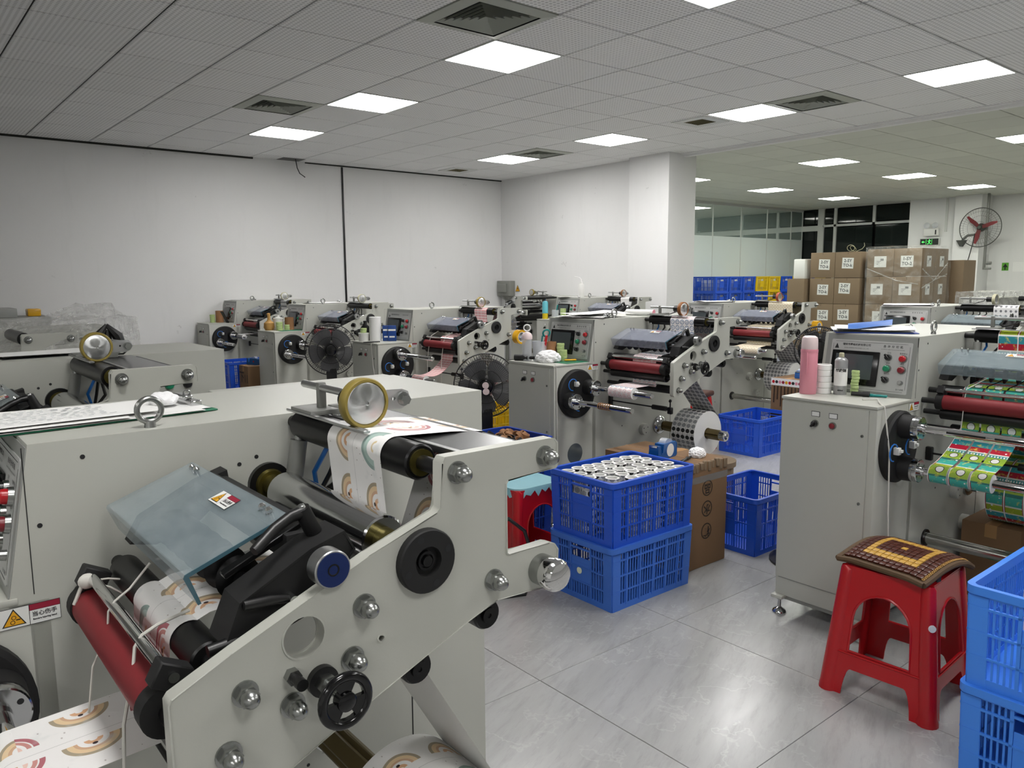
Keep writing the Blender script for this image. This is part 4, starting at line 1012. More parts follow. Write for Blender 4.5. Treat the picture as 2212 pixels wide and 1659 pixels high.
def stand_fan(label, head, face, R=.225, base_z=0.0, blade='fan_blade', nb=5):
    """pedestal fan with wire cage; face = direction the cage looks (unit xy)"""
    t = thing('pedestal_fan', label, 'fan', (head[0], head[1], base_z), atan2(face[1], face[0]) + pi / 2, group='black pedestal fans')
    z = head[2] - base_z      # local: cage looks to -y
    def cage(b, y, dep, ns):
        for k, (r, yy) in enumerate(((R, 0), (R * .82, -dep * .75), (R * .52, -dep), (R * .26, -dep * 1.02))): b.torus((0, y + yy * (1 if y <= 0 else -1) * (1 if True else 1), z), (0, 1, 0), r, .004 if k == 0 else .0022, 48, 6)
        for i in range(ns):
            q = 2 * pi * i / ns; e = (cos(q), sin(q)); sg = 1 if y <= 0 else -1
            b.tube([(e[0] * r, y + yy * sg, z + e[1] * r) for r, yy in ((R * .2, -dep * 1.02), (R * .52, -dep), (R * .82, -dep * .75), (R * .97, -dep * .3), (R, 0))], .0013, 4)
    simple('front_grille', lambda b: cage(b, -.001, .07, 84), 'black', parent=t)
    simple('rear_grille', lambda b: cage(b, .012, .08, 60), 'black', parent=t)
    hb = simple('hub', lambda b: (b.lathe((0, -.02, z), (0, -1, 0), [(-.05, .04), (0, .045), (.02, .043), (.03, .03), (.033, .001)], 24)), 'black', parent=t)
    simple('badge', lambda b: b.lathe((0, -.073, z), (0, -1, 0), [(0, .048), (.006, .044), (.008, .03), (.008, .001)], 28), 'black_gloss', parent=t)
    def bl(b):
        rows = []
        for i in range(7):
            r = .04 + (R * .86 - .04) * i / 6; w = [.30, .46, .56, .60, .58, .52, .40][i]; row = []
            for j in range(7):
                a = (-.5 + j / 6) * w * 2; row.append((r * cos(a), -.03 + .045 * sin(a) * (1 - .3 * i / 6), r * sin(a)))
            rows.append(row)
        vs = [p for r in rows for p in r]; b.add(vs, [(i * 7 + j, i * 7 + j + 1, (i + 1) * 7 + j + 1, (i + 1) * 7 + j) for i in range(6) for j in range(6)])
    me = cm('fan_blade_mesh%g%s' % (R, blade), bl, blade)
    for k in range(nb):
        obj('blade', me, t, M=Matrix.Translation((0, 0, z)) @ Matrix.Rotation(2 * pi * k / nb + .4, 4, 'Y'))
    simple('motor', lambda b: b.lathe((0, .02, z), (0, 1, 0), [(0, .05), (.05, .06), (.11, .055), (.13, .03), (.132, .001)], 24), 'black', parent=t)
    simple('neck', lambda b: (b.bbox(-.045, .045, -.03, .06, z - R - .10, z - R + .06, .012), b.tube([(0, .06, z - R + .05), (0, .08, z - .1), (0, .07, z)], .018, 10)), 'black', parent=t)
    simple('pole', lambda b: b.cyl((0, .015, .02), (0, .015, z - R - .08), .014, n=16), 'chrome_soft', parent=t)
    simple('foot', lambda b: b.lathe((0, .015, 0), (0, 0, 1), [(0, .2), (.012, .2), (.03, .06), (.06, .02)], 32), 'black', parent=t)
    return t
def dispenser(label, loc, rz, m='blue_disp', s=1.0, logo=None):
    t = thing('tape_dispenser', label, 'tape dispenser', loc, rz)
    simple('body', lambda b: b.prism([(-.075 * s, 0), (.075 * s, 0), (.08 * s, .008 * s), (.08 * s, .062 * s), (.072 * s, .07 * s), (-.03 * s, .07 * s), (-.034 * s, .03 * s), (-.05 * s, .026 * s), (-.056 * s, .066 * s), (-.076 * s, .066 * s), (-.08 * s, .01 * s)], [], -.024 * s, .024 * s, XZ, .003), m, parent=t)
    simple('tape_roll', lambda b: b.lathe((.02 * s, .017 * s, .055 * s), (0, -1, 0), [(0, .012 * s), (0, .034 * s), (.034 * s, .034 * s), (.034 * s, .012 * s)], 28, True), 'jar', parent=t)
    simple('cutter', lambda b: b.box(-.086 * s, -.074 * s, -.02 * s, .02 * s, .062 * s, .07 * s), 'chrome_soft', parent=t)
    if logo: simple('print_patch', lambda b: b.lathe((.025 * s, -.0245 * s, .036 * s), (0, -1, 0), [(0, .03 * s * logo[1]), (.0006, .03 * s * logo[1]), (.0006, .0005)], 28), logo[0], parent=t)
    return t
# ---------------------------------------------------------------- machines and their webs
mF = machine('grey label slitting machine filling the left foreground, rainbow paper web', -.156, 1.51, -.0175, turret=20)
mL = machine('grey slitting machine directly behind the foreground one, no paper threaded', -.29, 2.91, 0, turret=20, bezel=False)
mR = machine('grey slitting machine at the right with green tag web and pink flask on it', 3.05, 1.43, 0, turret=93, bezel=False)
mC = machine('grey slitting machine in the middle with disc-label roll and open shafts', 3.10, 3.374, 0, turret=22, tyre='tyre_brown', cover='acrylic_violet', bezel=False)
mP = machine('grey slitting machine with pink checked web, third in the middle row', 3.14, 5.5, 0, turret=95, cover='acrylic_violet', bezel=False, simple_far=True)
mM = machine('grey slitting machine behind the round black fan', 3.10, 7.45, 0, turret=28, tyre='tyre_pale', cover='acrylic_violet', bezel=False, simple_far=True)
mN = machine('grey slitting machine farthest back by the left wall', 3.10, 9.36, 0, turret=25, tyre='tyre_pale', cover='acrylic_violet', bezel=False, simple_far=True)
mD = machine('grey slitting machine with a white squeeze bottle on top, before the column', 6.53, 7.0, 0, turret=20, tyre='tyre_brown', cover='acrylic_violet', bezel=False, simple_far=True)
mE = machine('grey slitting machine with cream web in front of the brown cartons', 6.0, 4.5, 0, turret=15, tyre='tyre_orange', cover='acrylic_violet', bezel=False, simple_far=True)
mG = machine('grey slitting machine behind the right one, white dotted web', 6.29, 2.72, 0, turret=20, tyre='tyre_pale', bezel=False, simple_far=True)
mK = machine('slitting machine turned sideways below the grey switch box', 7.40, 8.99, 0, rz=-pi / 2, turret=20, bezel=False, simple_far=True)
for o in mF.children:
    if o.name.split('.')[0] in ('unwind_flange', 'unwind_shaft'): o.location.x = .845; o.location.z = .545

web('white paper web printed with pastel rainbows on the foreground machine', mF, 'web_rainbow', -.215, -.405, .845, .13, (-.34, -.53), (.261, .833), .032, 'web_plain', uz=.545, fy=(-.34, -.53))
web('green and red tag web slit into three lanes on the right machine', mR, 'web_green', -.145, -.375, .965, .15, (-.13, -.40), (.182, .715), .036, lanes=[(-.145, -.215), (-.222, -.292), (-.299, -.369)], slack=.02, over=True)
web('white disc-label web with the big label roll on the middle machine', mC, 'web_discs', -.225, -.405, .965, .142, (-.22, -.40), (.26, .836), .034, 'web_matrix', roll_pat='web_bigroll')
web('pink checked paper web hanging in a curve to the lower shaft', mP, 'web_pink', -.25, -.415, .965, .12, (-.22, -.40), (.186, .715), .03, 'web_matrix', slack=.045, over=False)
web('cream label web with a large striped roll below', mE, 'web_cream', -.2, -.46, .965, .15, (-.16, -.42), (.262, .826), .032, 'web_matrix', roll_pat='web_matrix')
web('white web with grey dots on the machine behind the right one', mG, 'web_whitedots', -.3, -.48, .965, .12, (-.22, -.40), (.261, .833), .03, 'web_matrix')
web('plain white web over the top roller before the column', mD, 'web_plain', -.28, -.42, .965, .12, (-.22, -.40), (.261, .833), .03, 'web_matrix')
web('white web with dark bars on the machine by the left wall', mN, 'web_dark', -.25, -.42, .965, .10, (-.22, -.40), (.26, .84), .028, 'web_matrix')
for nm, o in (('C', mC),):
    for k in range(6):
        simple('core_ring', lambda b: b.lathe((0, 0, 0), (0, -1, 0), [(0, .0175), (0, .0195), (.006, .0195), (.006, .0175)], 24, True), 'cardboard_core', loc=(3.10 + .178 - .088 * cos(radians(22)), 3.374 - .285 - .0165 * k, .803 - .088 * sin(radians(22))), label='brown core ring on the lower shaft of the middle machine, %s from the hub' % ['first', 'second', 'third', 'fourth', 'fifth', 'sixth'][k], cat='core ring', group='core rings on the lower shaft')
# round mirror-dark inspection window on the middle machine
obj('inspection_window', cm('insp', lambda b: b.lathe((.18, 0, .43), (0, -1, 0), [(0, .063), (.001, .063), (.001, .0005)], 36), 'screen_lit'), mC)

# cords hung over the machines
def cord(label, pts, r=.0022):
    return simple('string', lambda b: b.tube(pts, r, 6), 'cord_white', label=label, cat='string')
def mp(o, x, y, z): return (o.location.x + x, o.location.y + y, o.location.z + z)
cord('white cord tied over the stop bar of the foreground machine, farther strand', [mp(mF, .46, -.26, 1.085), mp(mF, .43, -.255, 1.05), mp(mF, .409, -.25, 1.034), mp(mF, .399, -.25, 1.02), mp(mF, .396, -.25, .99), mp(mF, .372, -.25, .94), mp(mF, .362, -.25, .87)], .0018)
cord('white cord over the stop bar of the foreground machine, nearer strand', [mp(mF, .475, -.395, 1.05), mp(mF, .43, -.40, 1.043), mp(mF, .409, -.40, 1.034), mp(mF, .399, -.40, 1.02), mp(mF, .392, -.41, .99), mp(mF, .372, -.43, .93), mp(mF, .36, -.45, .80), mp(mF, .355, -.46, .62)], .0024)
simple('cord_knot', lambda b: (b.tube([(0, 0, 0), (.03, -.01, .0), (.06, -.03, -.004)], .0016, 6), b.tube([(0, 0, 0), (.03, -.02, -.012), (.055, -.04, -.03)], .0016, 6), b.sphere((0, 0, 0), .012, 1.2, .8, 1.1, 10, 7), b.tube([(-.006, .0, 0), (-.022, 0, -.035)], .003, 6)), 'cord_white', loc=mp(mF, .40, -.10, 1.022), label='frayed white knot at the far end of the stop bar', cat='string')
cord('white cord running down the front corner of the middle machine', [mp(mC, .03, .02, .99), mp(mC, .02, -.004, .985), mp(mC, .022, -.008, .7), mp(mC, .03, -.008, .25)], .003)
cord('white cord hanging over the top of the right machine cabinet', [mp(mR, .12, .12, .989), mp(mR, .17, .08, .989), mp(mR, .10, .04, .989), mp(mR, .055, .012, .989), mp(mR, .05, -.006, .98), mp(mR, .05, -.035, .8), mp(mR, .06, -.04, .55), mp(mR, .075, -.045, .35)], .003)
cord('thin white cord over the stop bar of the right machine', [mp(mR, .50, -.21, 1.075), mp(mR, .409, -.17, 1.035), mp(mR, .395, -.17, .99), mp(mR, .37, -.17, .75)], .0018)
for k, y in enumerate((-.16, -.36)):
    cord('white cord over the stop bar of the pink-web machine, %s' % ('far strand', 'near strand')[k], [mp(mP, .48, y, 1.07), mp(mP, .409, y, 1.034), mp(mP, .395, y, 1.0), mp(mP, .37, y, .85), mp(mP, .365, y, .62)], .0025)
cord('white power cord down the cabinet front of the pink-web machine', [mp(mP, .03, .03, .99), mp(mP, -.006, .09, .98), mp(mP, -.01, .06, .80), mp(mP, -.012, .0, .55), mp(mP, -.02, -.02, .3)], .004)

# ---------------------------------------------------------------- crates and floor things
crate('dusty blue slotted crate at the bottom of the stack by the aisle', (2.742, 2.493, 0), 0, 'blue_crate_dusty')
crate('blue slotted crate full of white label rolls, on top of the aisle stack', (2.742, 2.493, .30), 0, 'blue_crate')
rs = random.Random(3); ORD = ['first', 'second', 'third', 'fourth', 'fifth', 'sixth', 'seventh', 'eighth', 'ninth']
roll_b = MB(); roll_b.roll((0, 0, 0), (0, 0, 1), .024, .0335, .272, 28); roll_me = roll_b.mesh('label_roll', ['web_bigroll', 'paper'])
for i in range(8):
    for j in range(5):
        x = -.235 + .0675 * i + (.012 if j % 2 else 0); y = -.15 + .0705 * j
        if i == 0 and j < 2 or i == 1 and j < 1: continue
        if abs(x) > .236: x = .236 * (1 if x > 0 else -1)
        obj('label_roll', roll_me, None, 'white label rolls in the upper crate, %s row from aisle end, %s from front' % (ORD[i], ORD[j]), 'label roll', 'label rolls in the upper crate', None, (2.742 + x, 2.493 + y, .312 + rs.uniform(0, .012)), rs.uniform(0, 6))
simple('crate_sticker', lambda b: b.lathe((2.742 - .2795, 2.50, .145), (-1, 0, 0), [(0, .016), (.001, .016), (.001, .0005)], 24), 'green_tape_white', label='round pale sticker on the lower crate end', cat='sticker')
crate('empty bright blue crate behind the brown carton', (3.845, 2.485, 0), 0, 'blue_crate', H=.32)
crate('empty blue crate on the floor before the cream-web machine', (5.90, 3.80, 0), 0, 'blue_crate', H=.32)
crate('pale blue lower crate at the bottom right corner', (2.69, .63, 0), 0, 'blue_crate_pale', H=.305)
crate('pale blue upper crate at the bottom right corner', (2.69, .63, .305), 0, 'blue_crate_pale', H=.305)
lathe_thing('label_roll', 'white label roll lying in the bottom right crate', 'label roll', (2.62, .72, .33), [(0, .025), (0, .034), (.23, .034), (.23, .025)], 'white')
crate('deep blue crate under the tub of brown rings', (2.62, 3.37, 0), 0, 'blue_deep', H=.31)
crate('deep blue crate full of brown core rings behind the foreground machine', (2.62, 3.37, .31), 0, 'blue_deep', H=.31)
ring_me = cm('core_ring', lambda b: b.lathe((0, 0, 0), (0, 0, 1), [(0, .0215), (0, .026), (.022, .026), (.022, .0215)], 18, True), 'cardboard_core')
ring_bk = cm('core_ring_b', lambda b: b.lathe((0, 0, 0), (0, 0, 1), [(0, .0215), (0, .026), (.022, .026), (.022, .0215)], 18, True), 'black_matte')
for k in range(90):
    x, y = rs.uniform(-.24, .24), rs.uniform(-.165, .165); z = .56 + .035 * (1 - (y / .17) ** 2) + rs.uniform(-.012, .02)
    o = obj('core_ring', ring_bk if k % 5 == 0 else ring_me, None, ('dark' if k % 5 == 0 else 'brown') + ' cardboard core ring heaped in the deep blue crate', 'core ring', ('dark' if k % 5 == 0 else 'brown') + ' core rings in the deep blue crate', None, (2.62 + x, 3.37 + y, z))
    o.rotation_euler = (rs.uniform(-1.2, 1.2), rs.uniform(-1.2, 1.2), rs.uniform(0, 6))
crate('yellow slotted crate below the front fan', (3.52, 4.5, .0), 0, 'yellow_crate', L=.4, Wd=.3, H=.31)
crate('yellow slotted crate stacked under the front fan', (3.52, 4.5, .31), 0, 'yellow_crate', L=.4, Wd=.3, H=.25)
crate('blue crate at the bottom of the stack by the far left machine', (3.22, 8.5, 0), 0, 'blue_crate', H=.31)
crate('blue crate holding rolls beside the marked carton by the far left machine', (3.22, 8.5, .31), 0, 'blue_crate', H=.31)
crate('light blue crate behind the yellow tape roll', (4.55, 4.55, .55), 0, 'blue_crate_pale', L=.5, Wd=.36, H=.22)
simple('crate_stand', lambda b: b.bbox(4.32, 4.78, 4.4, 4.72, 0, .55, .01), 'cardboard', label='brown carton under the light blue crate behind the yellow tape', cat='cardboard box')

# stool with blue-green cloth
stool('red plastic stool with a pale blue cloth, behind the crate stack', 2.50, 2.965, 0, .475, .31, .39)
def cloth(b):
    n = 44; vs = [(0, 0, .483)]; h = .158
    for i in range(n):
        q = 2 * pi * i / n; c, s_ = cos(q), sin(q); k = h / max(abs(c), abs(s_)); k = min(k, h * 1.25); vs.append((c * k * .97, s_ * k * .97, .482))
    for i in range(n):
        q = 2 * pi * i / n; c, s_ = cos(q), sin(q); k = min(h / max(abs(c), abs(s_)), h * 1.25); d = [.045, .012, .03, .01][i % 4] + .02 * (abs(sin(q * 2)) ** 6)
        vs.append((c * (k * 1.02), s_ * (k * 1.02), .478 - d))
    b.add(vs, [(0, 1 + i, 1 + (i + 1) % n) for i in range(n)] + [(1 + i, 1 + (i + 1) % n, 1 + n + (i + 1) % n, 1 + n + i) for i in range(n)])
simple('stool_cloth', cloth, 'teal_cloth', loc=(2.50, 2.965, .0), label='pale blue scalloped cloth draped over the red stool seat', cat='cloth')
simple('black_cable', lambda b: b.tube([(2.05, 2.75, .25), (2.12, 2.72, .36), (2.2, 2.70, .40), (2.28, 2.68, .33), (2.33, 2.66, .15), (2.3, 2.7, .008), (2.05, 2.8, .008)], .009, 8), 'black', label='thick black cable looped in front of the red stool with the cloth', cat='cable')

# stool with beaded mat on the right
stool('red plastic stool with a beaded bamboo mat, in the right foreground', 2.795, 1.185, radians(3), .47, .30, .385)
simple('stool_sticker', lambda b: b.lathe((2.795 - .158, 1.185 - .174, .335), (-.7, -.72, .1), [(-.004, .012), (.001, .012), (.001, .0005)], 18), 'white', label='small round white sticker on the leg of the right stool', cat='sticker')
def mat_shape(x, y):   # curved cushion surface
    return .505 + .012 * cos(x * 9) - .10 * (abs(x) ** 2.0) - .14 * max(0, abs(y) - .1) * (1 if True else 0) + .01 * sin(x * 14 + 1) + (.03 * max(0, x - .12) / .06 if x > .12 else 0) * -.6
t = thing('seat_mat', 'square beaded bamboo seat mat in brown and gold on the right stool', 'seat mat', (2.80, 1.185, 0), radians(-6), None)
def pad(b):
    n = 16; S = .158
    for sgn, off in ((1, 0), (-1, -.022)):
        o = len(b.v)
        for i in range(n + 1):
            for j in range(n + 1):
                x, y = -S + 2 * S * i / n, -S + 2 * S * j / n
                e = max(abs(x), abs(y)) / S; b.v.append((x, y, mat_shape(x, y) - .004 + off * (1 - .6 * e ** 6)))
        for i in range(n):
            for j in range(n): q = o + i * (n + 1) + j; b.f.append([q, q + 1, q + n + 2, q + n + 1]); b.mi.append(0)
    for i in range(4): pass
    b.tube([(-S, -S + 2 * S * i / 12, mat_shape(-S, -S + 2 * S * i / 12) - .008) for i in range(13)], .011, 8); b.tube([(S, -S + 2 * S * i / 12, mat_shape(S, -S + 2 * S * i / 12) - .008) for i in range(13)], .011, 8)
    b.tube([(-S + 2 * S * i / 12, -S, mat_shape(-S + 2 * S * i / 12, -S) - .008) for i in range(13)], .011, 8); b.tube([(-S + 2 * S * i / 12, S, mat_shape(-S + 2 * S * i / 12, S) - .008) for i in range(13)], .011, 8)
simple('padding', pad, 'trim_brown', parent=t)
NB = 13; bw = .0222
for i in range(NB):
    for j in range(NB):
        x, y = (i - NB / 2 + .5) * bw, (j - NB / 2 + .5) * bw
        r = max(abs(i - 6), abs(j - 6)); gold = r == 4 or (abs(i - 6) == 3 and abs(j - 6) <= 4) or r == 0
        dx = (mat_shape(x + .004, y) - mat_shape(x - .004, y)) / .008; dy = (mat_shape(x, y + .004) - mat_shape(x, y - .004)) / .008
        o = obj('bead', cm('bead_' + str(gold), lambda b: b.bbox(-.0103, .0103, -.0103, .0103, -.003, .005, .003, 2), 'bead_gold' if gold else 'bead_brown'), t, loc=(x, y, mat_shape(x, y)))
        o.rotation_euler = (atan2(dy, 1), -atan2(dx, 1), 0)
for sx, sy, a in ((-.06, -.157, 0), (.157, -.06, pi / 2)):
    simple('strap', lambda b: b.bbox(-.012, .012, -.002, .002, -.11, .01, .001, 1), 'black_matte', parent=t, loc=(sx, sy, .485), rz=a)
simple('lace_trim', lambda b: [b.tube([(-.15 + .30 * i / 60, -.150 - .004 * (i % 2), mat_shape(-.15 + .30 * i / 60, -.15) + .003) for i in range(61)], .0016, 5), b.tube([(.150 + .004 * (i % 2), -.15 + .30 * i / 60, mat_shape(.15, -.15 + .30 * i / 60) + .003) for i in range(61)], .0016, 5), b.tube([(-.15 + .30 * i / 60, -.145 - .004 * ((i + 1) % 2), mat_shape(-.15 + .30 * i / 60, -.147) + .003) for i in range(61)], .0016, 5)], 'kraft_bag', parent=t)

# stool with brown cushion in front of the cream-web machine
stool('red plastic stool with a brown cushion behind the middle machine', 5.46, 4.22, .2, .47, .31, .39)
t = thing('stool_cushion', 'dark brown cushion strapped on the red stool behind the middle machine', 'cushion', (5.46, 4.22, .47), .2)
simple('pad', lambda b: b.bbox(-.175, .175, -.175, .175, 0, .045, .02, 3), 'brown_cushion', parent=t)
simple('strap', lambda b: (b.box(-.01, .01, -.185, -.178, -.13, .02), b.box(.178, .185, -.01, .01, -.13, .02)), 'black_matte', parent=t)

# carton with circled characters beside the crate stack
t = carton('tall brown carton with circled black characters beside the blue crate stack', 3.10, 3.44, 2.385, 2.95, 0, .555, 'cardboard')
for z, ch in ((.42, '品'), (.31, '水'), (.19, '植')):
    simple('print_ring', lambda b: b.ring((-.0, -.2826, z), (0, -1, 0), .0365, .0425, .0008, 36), 'ink_brown', parent=t)
    text_on(t, ch, .056, 'ink_brown', (-.0, -.2838, z), (-1, 0, 0), (0, 0, -1), .0016)
simple('torn_edge', lambda b: [b.bbox(-.165 + .033 * i, -.14 + .033 * i, -.287 + rs.uniform(-.004, .004), -.268, .50 + rs.uniform(0, .03), .558 + rs.uniform(0, .008), .004, 1) for i in range(10)], 'cardboard_far', parent=t)
simple('clear_tape', lambda b: b.box(-.17, .17, -.2835, -.2828, .455, .49), 'bag_film', parent=t)
dispenser('blue tape dispenser with a round print on the tall carton', (3.17, 2.60, .556), radians(8), 'blue_disp', 1.15, ('white', 1.0))
crumple('tissue', 'crumpled white tissue on the tall carton', 'tissue', (3.33, 2.50, .556), .045, 'tissue', 5, .7)
simple('black_pliers', lambda b: (b.tube([(-.09, 0, .008), (0, .004, .008), (.05, .012, .008)], .006, 8), b.tube([(-.09, .02, .008), (0, .008, .008), (.05, -.004, .008)], .006, 8), b.tube([(.05, .004, .008), (.15, .0, .007)], .004, 8, [1, .5])), 'black', loc=(3.20, 2.47, .556), rz=.35, label='black pliers lying on the tall carton', cat='pliers')
lathe_thing('cardboard_drum', 'round brown cardboard drum behind the tall carton', 'drum', (4.12, 2.98, 0), [(0, .14), (.30, .14), (.302, .155), (.335, .155), (.337, .14), (.337, .001)], 'cardboard_far')
# other cartons near the machines
t = carton('small brown carton with black handwriting beside the far blue crate', 3.02, 3.40, 7.99, 8.24, 0, .60, 'cardboard')
for tx, sz, y, z in (('下', .13, .05, .47), ('11', .12, -.07, .46), ('ALXBB1X', .035, -.02, .33)): text_on(t, tx, sz, 'ink_brown', (-.1915, y, z), (0, -1, 0), (0, 0, 1), .001)
dispenser('blue tape dispenser with a red dot on the marked carton', (3.14, 8.13, .601), radians(-70), 'blue_disp', 1.0, ('btn_red', .35))
carton('flat brown carton behind the round fan', 3.25, 3.75, 6.42, 6.8, 0, .50, 'cardboard_far')
t = carton('brown carton hung with small tools and a printed label rim', 6.22, 6.62, 3.58, 3.88, 0, .60, 'cardboard')
simple('label_rim', lambda b: (b.box(-.203, .203, -.1535, -.151, .535, .60), b.box(-.2035, -.201, -.15, .15, .535, .60)), 'paper', parent=t)
for k in range(9):
    simple('print_dot', lambda b: b.lathe((-.18 + .045 * k, -.1538, .567), (0, -1, 0), [(0, .018), (.0005, .018), (.0005, .0005)], 16), ('btn_red', 'ink', 'label_yellow', 'pink_bottle', 'label_red')[k % 5], parent=t)
    simple('print_dot', lambda b: b.lathe((-.204, -.13 + .032 * k, .567), (-1, 0, 0), [(0, .014), (.0005, .014), (.0005, .0005)], 16), ('label_red', 'pink_bottle', 'ink', 'btn_red', 'label_yellow')[k % 5], parent=t)
for k in range(8):
    simple('hanging_tool', lambda b: (b.tube([(-.208, -.125 + .034 * k, .53), (-.209, -.125 + .034 * k, .53 - .06 - .03 * (k % 3)), (-.207, -.122 + .034 * k, .50 - .09 - .03 * (k % 3))], .004, 6)), 'black', loc=(6.42, 3.73, 0), label='small black tool hanging on the tool carton, %s from the right' % ORD[k], cat='tool', group='tools hanging on the tool carton')
dispenser('small blue tape dispenser on the tool carton', (6.38, 3.70, .601), radians(15), 'blue_box', .9)

# ---------------------------------------------------------------- fans
stand_fan('black pedestal fan with five grey blades between the second and third machines', (3.10, 6.24, .89), (-.44, -.9), .222)
stand_fan('black pedestal fan partly hidden behind the middle machine cabinet', (3.17, 4.12, .785), (-.62, -.78), .215)
stand_fan('small black fan behind the pink flask', (3.72, 2.06, 1.13), (-.87, -.48), .115)
for k, (dx, dz) in enumerate(((0, .012), (.004, -.03))):
    simple('fan_sticker', lambda b: b.lathe((0, 0, 0), (-.62, -.78, 0), [(0, .022), (.002, .022), (.002, .0005)], 20), 'pale_pink', loc=(3.17 - .055 + dx, 4.12 - .068, .785 + dz), label='round pink %s sticker on the hub of the front fan' % ('upper', 'lower')[k], cat='sticker')

# ---------------------------------------------------------------- things on machine F and L
clipboard('green clipboard with handwritten sheets on the foreground machine', (.335, 1.735, 1.2285), radians(5), 'green_board', .42, .22, 3, 4, False, .0006)
t = thing('paper_sheets', 'loose white sheets with pencil notes over the foreground clipboard', 'paper', (.27, 1.72, 1.2285), radians(5))
simple('sheet', lambda b: sheet(b, [(-.2, -.10, .0075), (.1, -.11, .007), (.12, .09, .008), (-.2, .10, .008)], .0007, 3), 'paper', parent=t)
simple('sheet', lambda b: sheet(b, [(-.16, -.08, .010), (.17, -.09, .0095), (.19, .07, .0105), (-.14, .10, .016)], .0012, 9), 'paper', parent=t)
def notes(b):
    r2 = random.Random(8)
    for i in range(9):
        x = -.13
        while x < .08:
            w = r2.uniform(.005, .014); y = -.06 + .015 * i; zz = .0142 + (.004 * (y + .08) / .18 if x < 0 else 0)
            b.add([(x, y, zz), (x + w, y, zz), (x + w, y + r2.uniform(.003, .007), zz), (x, y + .004, zz)], [(0, 1, 2, 3)]); x += w + r2.uniform(.004, .014)
simple('handwriting', notes, 'pencil', parent=t)
crumple('tape_tab', 'crumpled piece of clear film on the foreground clipboard', 'film', (.47, 1.73, 1.24), .028, 'tissue', 8, .6)
clipboard('dark clipboard on the machine behind the foreground one', (.50, 3.12, 1.245), radians(4), 'black', .36, .22, 2, 6, False, .003)
simple('black_pouch', lambda b: (b.tube([(-.05, 0, 0), (-.03, 0, .055), (-.005, 0, .09)], .014, 8, [.8, 1.2, .4]), b.tube([(.05, 0, 0), (.03, 0, .05), (-.005, 0, .09)], .016, 8, [.8, 1.3, .4]), b.tube([(.0, .01, 0), (.0, .01, .07)], .02, 8, [1, .4])), 'black', loc=(.70, 3.24, 1.245), label='small black pouch behind the left measuring wheel', cat='pouch')
# switch tag on the second machine
for x, k in ((1.103, 'btn_green'), (1.166, 'knob_black')):
    simple('name_plate', lambda b: (b.slot(1).box(x - .022, x + .022, -.0012, 0, 1.152, 1.168), b.slot(0).box(x - .02, x + .02, -.0018, -.0012, 1.154, 1.166)), ['label_white', 'ink'], parent=mL)
    simple('panel_button', lambda b: b.lathe((x, 0, 1.128), (0, -1, 0), [(0, .016), (.01, .015), (.014, .012), (.016, .001)], 20), k, parent=mL)

# ---------------------------------------------------------------- things on machine R
Z0 = .985
t = thing('thermos_flask', 'pink thermos flask with white cap on the right machine', 'flask', (3.185, 1.805, Z0))
simple('body', lambda b: b.lathe((0, 0, 0), (0, 0, 1), [(0, .034), (.003, .036), (.195, .036), (.2, .034), (.2, .001)], 32), 'pink_bottle', parent=t)
simple('band', lambda b: b.ring((0, 0, .183), (0, 0, 1), .035, .0368, .012), 'rubber_red', parent=t) if False else simple('band', lambda b: b.ring((0, 0, .183), (0, 0, 1), .035, .0368, .012), 'pink_bottle', parent=t)
simple('cap', lambda b: b.lathe((0, 0, .197), (0, 0, 1), [(0, .034), (.002, .0352), (.04, .034), (.052, .031), (.058, .022), (.059, .001)], 32), 'pale_pink', parent=t)
simple('strap', lambda b: b.tube([(-.037, -.01, .185), (-.041, -.014, .15), (-.04, -.013, .11), (-.037, -.01, .09)], .004, 6), 'pink_bottle', parent=t)
tape_stack('white paper tape roll behind the pink flask on the right machine', (3.245, 1.765, Z0), .032, .026, 5, 'white', 'white tape rolls on the right machine')
t = thing('spray_can', 'grey and white spray can on the right machine', 'spray can', (3.268, 1.70, Z0))
simple('body', lambda b: (b.lathe((0, 0, 0), (0, 0, 1), [(0, .026), (.003, .027), (.148, .027), (.152, .026), (.158, .021), (.164, .012), (.165, .001)], 32), b.slot(1).ring((0, 0, .04), (0, 0, 1), .02, .0274, .075, 32)), ['spray_grey', 'white'], parent=t)
simple('nozzle', lambda b: b.lathe((0, 0, .165), (0, 0, 1), [(0, .011), (.016, .0105), (.018, .008), (.018, .001)], 20), 'tyre_pale', parent=t)
text_on(t, '除胶剂', .014, 'ink', (-.0245, -.0128, .107), (.46, -.88, 0), (0, 0, 1), .0008)
text_on(t, '450ml', .009, 'ink', (-.0245, -.0128, .02), (.46, -.88, 0), (0, 0, 1), .0004)
tape_stack('pale green tape roll beside the spray can', (3.302, 1.652, Z0), .0165, .0135, 8, 'green_tape')
simple('marker_pen', lambda b: (b.cyl((-.04, 0, .011), (.005, 0, .011), .009, .0095, 16), b.cyl((.005, 0, .011), (.032, 0, .011), .0115, n=16)), 'black', loc=(3.27, 1.605, Z0), rz=radians(-70), label='short black flashlight lying on the right machine cabinet', cat='flashlight')
simple('cutter_knife', lambda b: (b.bbox(-.035, .035, -.008, .008, .002, .012, .003, 1), b.bbox(-.034, -.02, -.0085, .0085, .0015, .0125, .002, 1)), 'teal', loc=(3.30, 1.545, Z0), rz=radians(-75), label='teal cutter knife lying on the right machine cabinet', cat='cutter')
clipboard('clipboard with blue folder and loose sheets on the right machine', (3.55, 1.70, 1.246), radians(-58), 'blue_deep', .34, .23, 4, 11, False, .008)
simple('blue_folder', lambda b: sheet(b, [(-.17, -.02, .012), (.02, -.06, .02), (.10, .05, .045), (-.1, .09, .02)], .004, 21), 'blue_box', loc=(3.56, 1.68, 1.25), rz=radians(-30), label='blue plastic folder bent open on the right machine', cat='folder')
